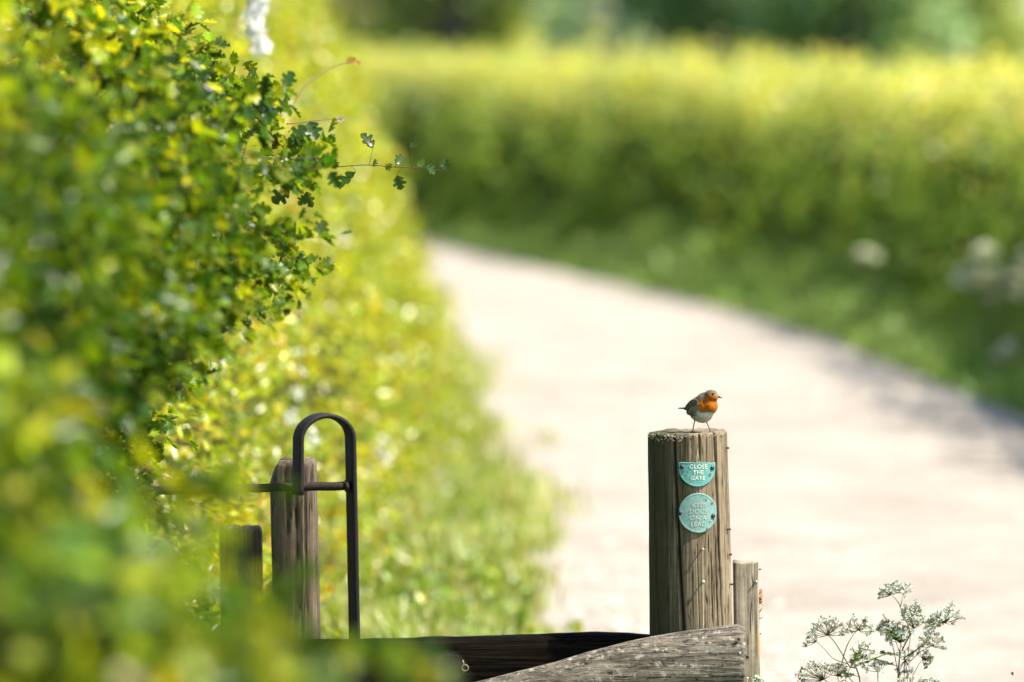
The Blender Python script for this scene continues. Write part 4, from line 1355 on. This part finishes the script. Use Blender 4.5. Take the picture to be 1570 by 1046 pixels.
# ------------------------------------------------------------------ COW PARSLEY
ST_G = (0.085, 0.10, 0.032)
def umbel_geo(mb, fl, node, top, rad, r, n=9, dome=0.35, fs=0.0036, per=15):
    """rays from the node to umbellets; florets go to fl"""
    up = unit(top - node)
    s1 = unit(np.cross(up, [0.3, 1, 0.2])); s2 = np.cross(up, s1)
    for k in range(n):
        a = k * 2.39996 + r.random() * 0.5
        q = math.sqrt((k + 0.5) / n)
        c = top + rad * q * (math.cos(a) * s1 + math.sin(a) * s2) - up * rad * dome * q * q + r.standard_normal(3) * rad * 0.06
        mid = node * 0.5 + c * 0.5 + (c - top) * 0.10
        V, qd, t = tube(smooth_path([node, mid, c], 6), np.linspace(0.0009, 0.0006, 6), 4)
        mb.add(V, qd, t, np.array(ST_G) * (0.8 + 0.6 * r.random()))
        ur = rad * 0.21
        m = per
        off = r.standard_normal((m, 3)) * ur * 0.55 + up * 0.35 * ur
        for e in off[::2]:
            V, qd, t = tube(np.array([c, c + e * 0.55, c + e]), 0.00045, 3, False)
            mb.add(V, qd, None, ST_G)
        fl.append((c + off, np.tile(up, (m, 1)) + r.standard_normal((m, 3)) * 0.45, fs * (0.7 + 0.6 * r.random(m))))

def parsley(label, base, stems, seed, group, fs=0.0030, per=15, d=14.5, rays=9, leafy=True, white=(0.72, 0.75, 0.62)):
    """stems: list of (pixel path, [ (umbel centre px, py, radius px) ])"""
    r = np.random.default_rng(seed)
    T = thing('cow_parsley', label, 'wild flower', base, group)
    st = MB()
    allq = []
    for path, umb, rad in stems:
        P = [np.array(p_, float) if len(p_) == 3 else at(*p_, d) for p_ in path]
        P = [p_ + (np.array([0, 0.03 * r.standard_normal(), 0]) if i else 0) for i, p_ in enumerate(P)]
        S = smooth_path(P, 18)
        V, q, t = tube(S, np.linspace(rad, rad * 0.5, 18), 6)
        st.add(V, q, t, ST_G)
        for ux, uy, ur in umb:
            mb, fl = MB(), []
            tp = at(ux, uy, S[-1][1] + 0.015 * r.standard_normal())
            umbel_geo(mb, fl, S[-1], tp, 1.28 * ur / (F / d), r, rays, 0.35, fs, per)
            pos = np.concatenate([f[0] for f in fl]); nr = np.concatenate([f[1] for f in fl]); sz = np.concatenate([f[2] for f in fl])
            V, Tt, k = leaf_geo(pos, r.standard_normal(pos.shape), nr, sz, FLOWER)
            cc = np.array(white) * (0.75 + 0.5 * r.random((len(pos), 1)))
            gr = r.random(len(pos)) < 0.30
            cc[gr] = np.array([0.13, 0.17, 0.05]) * (0.7 + 0.7 * r.random((gr.sum(), 1)))
            mb.add(V, None, Tt, np.repeat(cc, k, 0))
            mb.build('umbel', M['petal'], T)
        if leafy:
            allq.append(S)
    st.build('stem', M['tint'], T)
    if leafy:
        S = allq[0]
        for i in (2, 4, 5, 7, 8):
            mb = MB()
            b = S[i]
            dv = unit(np.array([r.standard_normal(), 0.6 * r.standard_normal(), 0.45]))
            n = 26
            f = np.linspace(0.15, 1, n)
            ln = 0.10
            pos = b + dv * (ln * f)[:, None]
            sd = unit(np.cross(np.tile(dv, (n, 1)), [0, 0, 1.0])) * np.where(np.arange(n) % 2 == 0, 1, -1)[:, None]
            V, Tt, k = leaf_geo(pos, sd + dv * 0.6 + r.standard_normal((n, 3)) * 0.15, np.array([[0, 0, 1.0]]) + r.standard_normal((n, 3)) * 0.25, 0.020 * (1.1 - f * 0.8), LOBED)
            V2, q2, t2 = tube(np.array([b, b + dv * ln * 0.5, b + dv * ln]), 0.0008, 4)
            mb.add(V, None, Tt, np.repeat(pick([(1, (0.12, 0.19, 0.045))], n), k, 0)).add(V2, q2, t2, ST_G)
            mb.build('leaf', M['grass'], T)
    return T
G1 = 'cow parsley in flower beside the fence'
D1, D2 = 14.46, 14.55
bL = np.array([at(1330, 1046, D1)[0] + 0.02, D1, 0.0]); bR = np.array([at(1372, 1046, D2)[0], D2, 0.0])
parsley('lower spreading cow parsley with white flower heads nearest the timber stake', bL, [
    ([bL, (1320, 1060), (1300, 1018), (1280, 985), (1270, 975)], [(1252, 960, 17), (1288, 962, 15), (1270, 955, 13)], 0.0024),
    ([(1290, 1020), (1296, 990), (1306, 972), (1316, 966)], [(1312, 955, 15), (1333, 962, 13)], 0.0016),
    ([(1300, 1018), (1278, 1010), (1264, 995), (1252, 984)], [(1240, 976, 13)], 0.0013),
    ([(1315, 1052), (1300, 1035), (1312, 1020), (1322, 1008)], [(1330, 995, 16), (1318, 1010, 12)], 0.0014),
    ([bL, (1300, 1080), (1280, 1055), (1262, 1040)], [(1262, 1020, 19), (1240, 1024, 15), (1228, 1038, 14)], 0.0020),
    ([bL, (1305, 1075), (1288, 1048), (1284, 1036)], [(1283, 1022, 15), (1296, 1030, 10)], 0.0016)], 5, G1, d=D1)
parsley('taller cow parsley farther right with its topmost flower head above the rest', bR, [
    ([bR, (1378, 1050), (1386, 1000), (1392, 965), (1382, 935), (1379, 925)], [], 0.0026),
    ([(1381, 930), (1374, 920), (1366, 914)], [(1352, 906, 9), (1362, 903, 9)], 0.0011),
    ([(1381, 930), (1383, 918), (1386, 910)], [(1370, 899, 9), (1387, 903, 11)], 0.0011),
    ([(1390, 968), (1400, 950), (1404, 944)], [(1398, 932, 14), (1412, 938, 15), (1386, 936, 10)], 0.0014),
    ([(1384, 1010), (1410, 985), (1440, 960), (1448, 955)], [(1450, 938, 14), (1464, 944, 16), (1442, 944, 12)], 0.0018),
    ([(1378, 1040), (1372, 1005), (1366, 980), (1364, 975)], [(1362, 962, 15), (1376, 962, 15), (1352, 958, 9)], 0.0015),
    ([(1378, 1040), (1380, 1008), (1382, 985)], [(1388, 966, 14), (1376, 970, 12)], 0.0015),
    ([(1390, 1020), (1410, 1000), (1428, 990)], [(1432, 975, 15), (1444, 984, 13), (1420, 978, 12)], 0.0014),
    ([(1395, 1046), (1402, 1030), (1416, 1012)], [(1422, 1003, 15), (1424, 1015, 10)], 0.0014),
    ([(1392, 1005), (1398, 975), (1400, 962)], [(1404, 950, 13), (1390, 945, 10)], 0.0012),
    ([(1384, 1012), (1374, 985), (1368, 968)], [(1358, 972, 11)], 0.0011),
    ([(1402, 1000), (1424, 972), (1432, 962)], [(1434, 952, 11), (1422, 958, 9)], 0.0012),
    ([(1385, 1050), (1386, 1030), (1388, 1014)], [(1390, 1002, 11), (1386, 1032, 12)], 0.0013)], 6, G1, d=D2)
bS = np.array([at(1344, 1046, 14.6)[0], 14.6, 0.0])
parsley('single flat little cow parsley head on a thin upright stem between the two larger ones', bS, [
    ([bS, (1344, 1046), (1344, 1036), (1345, 1027)], [(1344, 1019, 13)], 0.0013)], 8, G1, d=14.6, leafy=False)
bT = np.array([at(1158, 1046, 14.42)[0], 14.42, 0.0])
parsley('tip of a low cow parsley just showing at the timber stake foot', bT, [
    ([bT, (1156, 1080), (1158, 1056)], [(1156, 1046, 12), (1166, 1042, 7)], 0.0013)], 9, G1, d=14.42, leafy=False)
bU = np.array([at(1425, 1046, 14.5)[0], 14.5, 0.0])
parsley('short cow parsley at the bottom edge under the taller one', bU, [
    ([bU, (1424, 1080), (1424, 1060)], [(1424, 1043, 12), (1412, 1048, 12), (1440, 1047, 8)], 0.0014),
    ([bU, (1400, 1080), (1392, 1058)], [(1390, 1042, 12)], 0.0012)], 10, G1, d=14.5, leafy=False)

# out-of-focus cow parsley on the far verge at the right
G2 = 'blurred cow parsley on the far right verge'
def far_parsley(label, px, d, heads, seed):
    b = np.array([at(px, 600, d)[0], d, 0.0])
    stems = []
    for hx, hy, hr in heads:
        q = at(hx, hy + 10, d)
        stems.append(([b, tuple((b + q) / 2 + np.array([0.02, 0, 0.03])), tuple(q)], [(hx, hy, hr)], 0.004))
    parsley(label, b, stems, seed, G2, fs=0.017, per=15, d=d, rays=10, white=(0.86, 0.88, 0.66))
far_parsley('blurred white cow parsley clump with most heads at the right picture edge', 1530, 34.0,
            [(1478, 428, 12), (1490, 410, 12), (1510, 382, 12), (1505, 430, 11), (1550, 425, 14), (1562, 410, 14), (1552, 448, 12), (1525, 420, 10), (1575, 440, 14), (1520, 455, 10), (1568, 390, 10)], 21)
far_parsley('low blurred cow parsley beneath the large clump at the right edge', 1555, 33.6, [(1548, 530, 12), (1575, 560, 14), (1530, 545, 8)], 22)
far_parsley('lone faint cow parsley head before the hedge left of the large blurred clump', 1332, 38.0, [(1330, 388, 12), (1318, 396, 7)], 23)

# ------------------------------------------------------------------ FLY
def fly():
    c = at(1552, 1034, 14.5)
    T = thing('fly', 'tiny dark fly in the air near the bottom right corner', 'insect', c)
    V, q, t = tube(np.array([c + (-0.004, 0, 0.003), c + (-0.001, 0, 0.001), c + (0.002, 0, -0.001), c + (0.004, 0, -0.003)]), [0.0008, 0.0016, 0.0015, 0.0006], 8)
    MB().add(V, q, t).build('body', M['fly'], T)
    for sg in (-1, 1):
        V = np.array([c, c + (-0.002, sg * 0.002, 0.0045), c + (0.0015, sg * 0.004, 0.0065), c + (0.003, sg * 0.003, 0.003)])
        V = np.vstack([V, V + (0, 0, 0.00015)])
        MB().add(V, [(0, 1, 2, 3), (7, 6, 5, 4), (0, 4, 5, 1), (1, 5, 6, 2), (2, 6, 7, 3), (3, 7, 4, 0)]).build('wing', M['fly'], T, smooth=False)
fly()

# ------------------------------------------------------------------ LIGHT, SKY, CAMERA
SUN = unit(np.array([0.57, -0.16, 0.80]))
elev = math.asin(SUN[2])
azim = math.atan2(SUN[0], SUN[1])
w = bpy.data.worlds.new('World')
scene.world = w
w.use_nodes = True
nt = w.node_tree
nt.nodes.clear()
sky = nt.nodes.new('ShaderNodeTexSky')
sky.sky_type = 'NISHITA'
sky.sun_disc = False
sky.sun_elevation = elev
sky.sun_rotation = azim
bg = nt.nodes.new('ShaderNodeBackground')
bg.inputs['Strength'].default_value = 0.15
wo = nt.nodes.new('ShaderNodeOutputWorld')
nt.links.new(sky.outputs[0], bg.inputs[0]); nt.links.new(bg.outputs[0], wo.inputs[0])
sd = bpy.data.lights.new('sun', 'SUN')
sd.energy = 4.8
sd.angle = R(0.53)
sd.color = (1.0, 0.93, 0.82)
so = bpy.data.objects.new('sun', sd)
COL.objects.link(so)
so.rotation_euler = Vector((-SUN[0], -SUN[1], -SUN[2])).to_track_quat('-Z', 'Y').to_euler()
so.location = (20, -5, 30)

cam = bpy.data.cameras.new('camera')
cam.lens = LENS; cam.sensor_width = SENS; cam.sensor_fit = 'HORIZONTAL'
cam.clip_start = 0.1; cam.clip_end = 6000
cam.dof.use_dof = True
cam.dof.focus_distance = 14.44
cam.dof.aperture_fstop = 2.0
co = bpy.data.objects.new('camera', cam)
COL.objects.link(co)
co.location = (0, 0, CAMZ)
co.rotation_euler = (math.pi / 2 - TILT, 0, 0)
scene.camera = co

scene.view_settings.view_transform = 'Standard'
scene.view_settings.look = 'None'
scene.view_settings.exposure = 1.2
scene.view_settings.gamma = 1.0
scene.cycles.use_denoising = True
scene.cycles.max_bounces = 7
scene.cycles.diffuse_bounces = 4
scene.cycles.transmission_bounces = 4
scene.cycles.caustics_reflective = False
scene.cycles.caustics_refractive = False
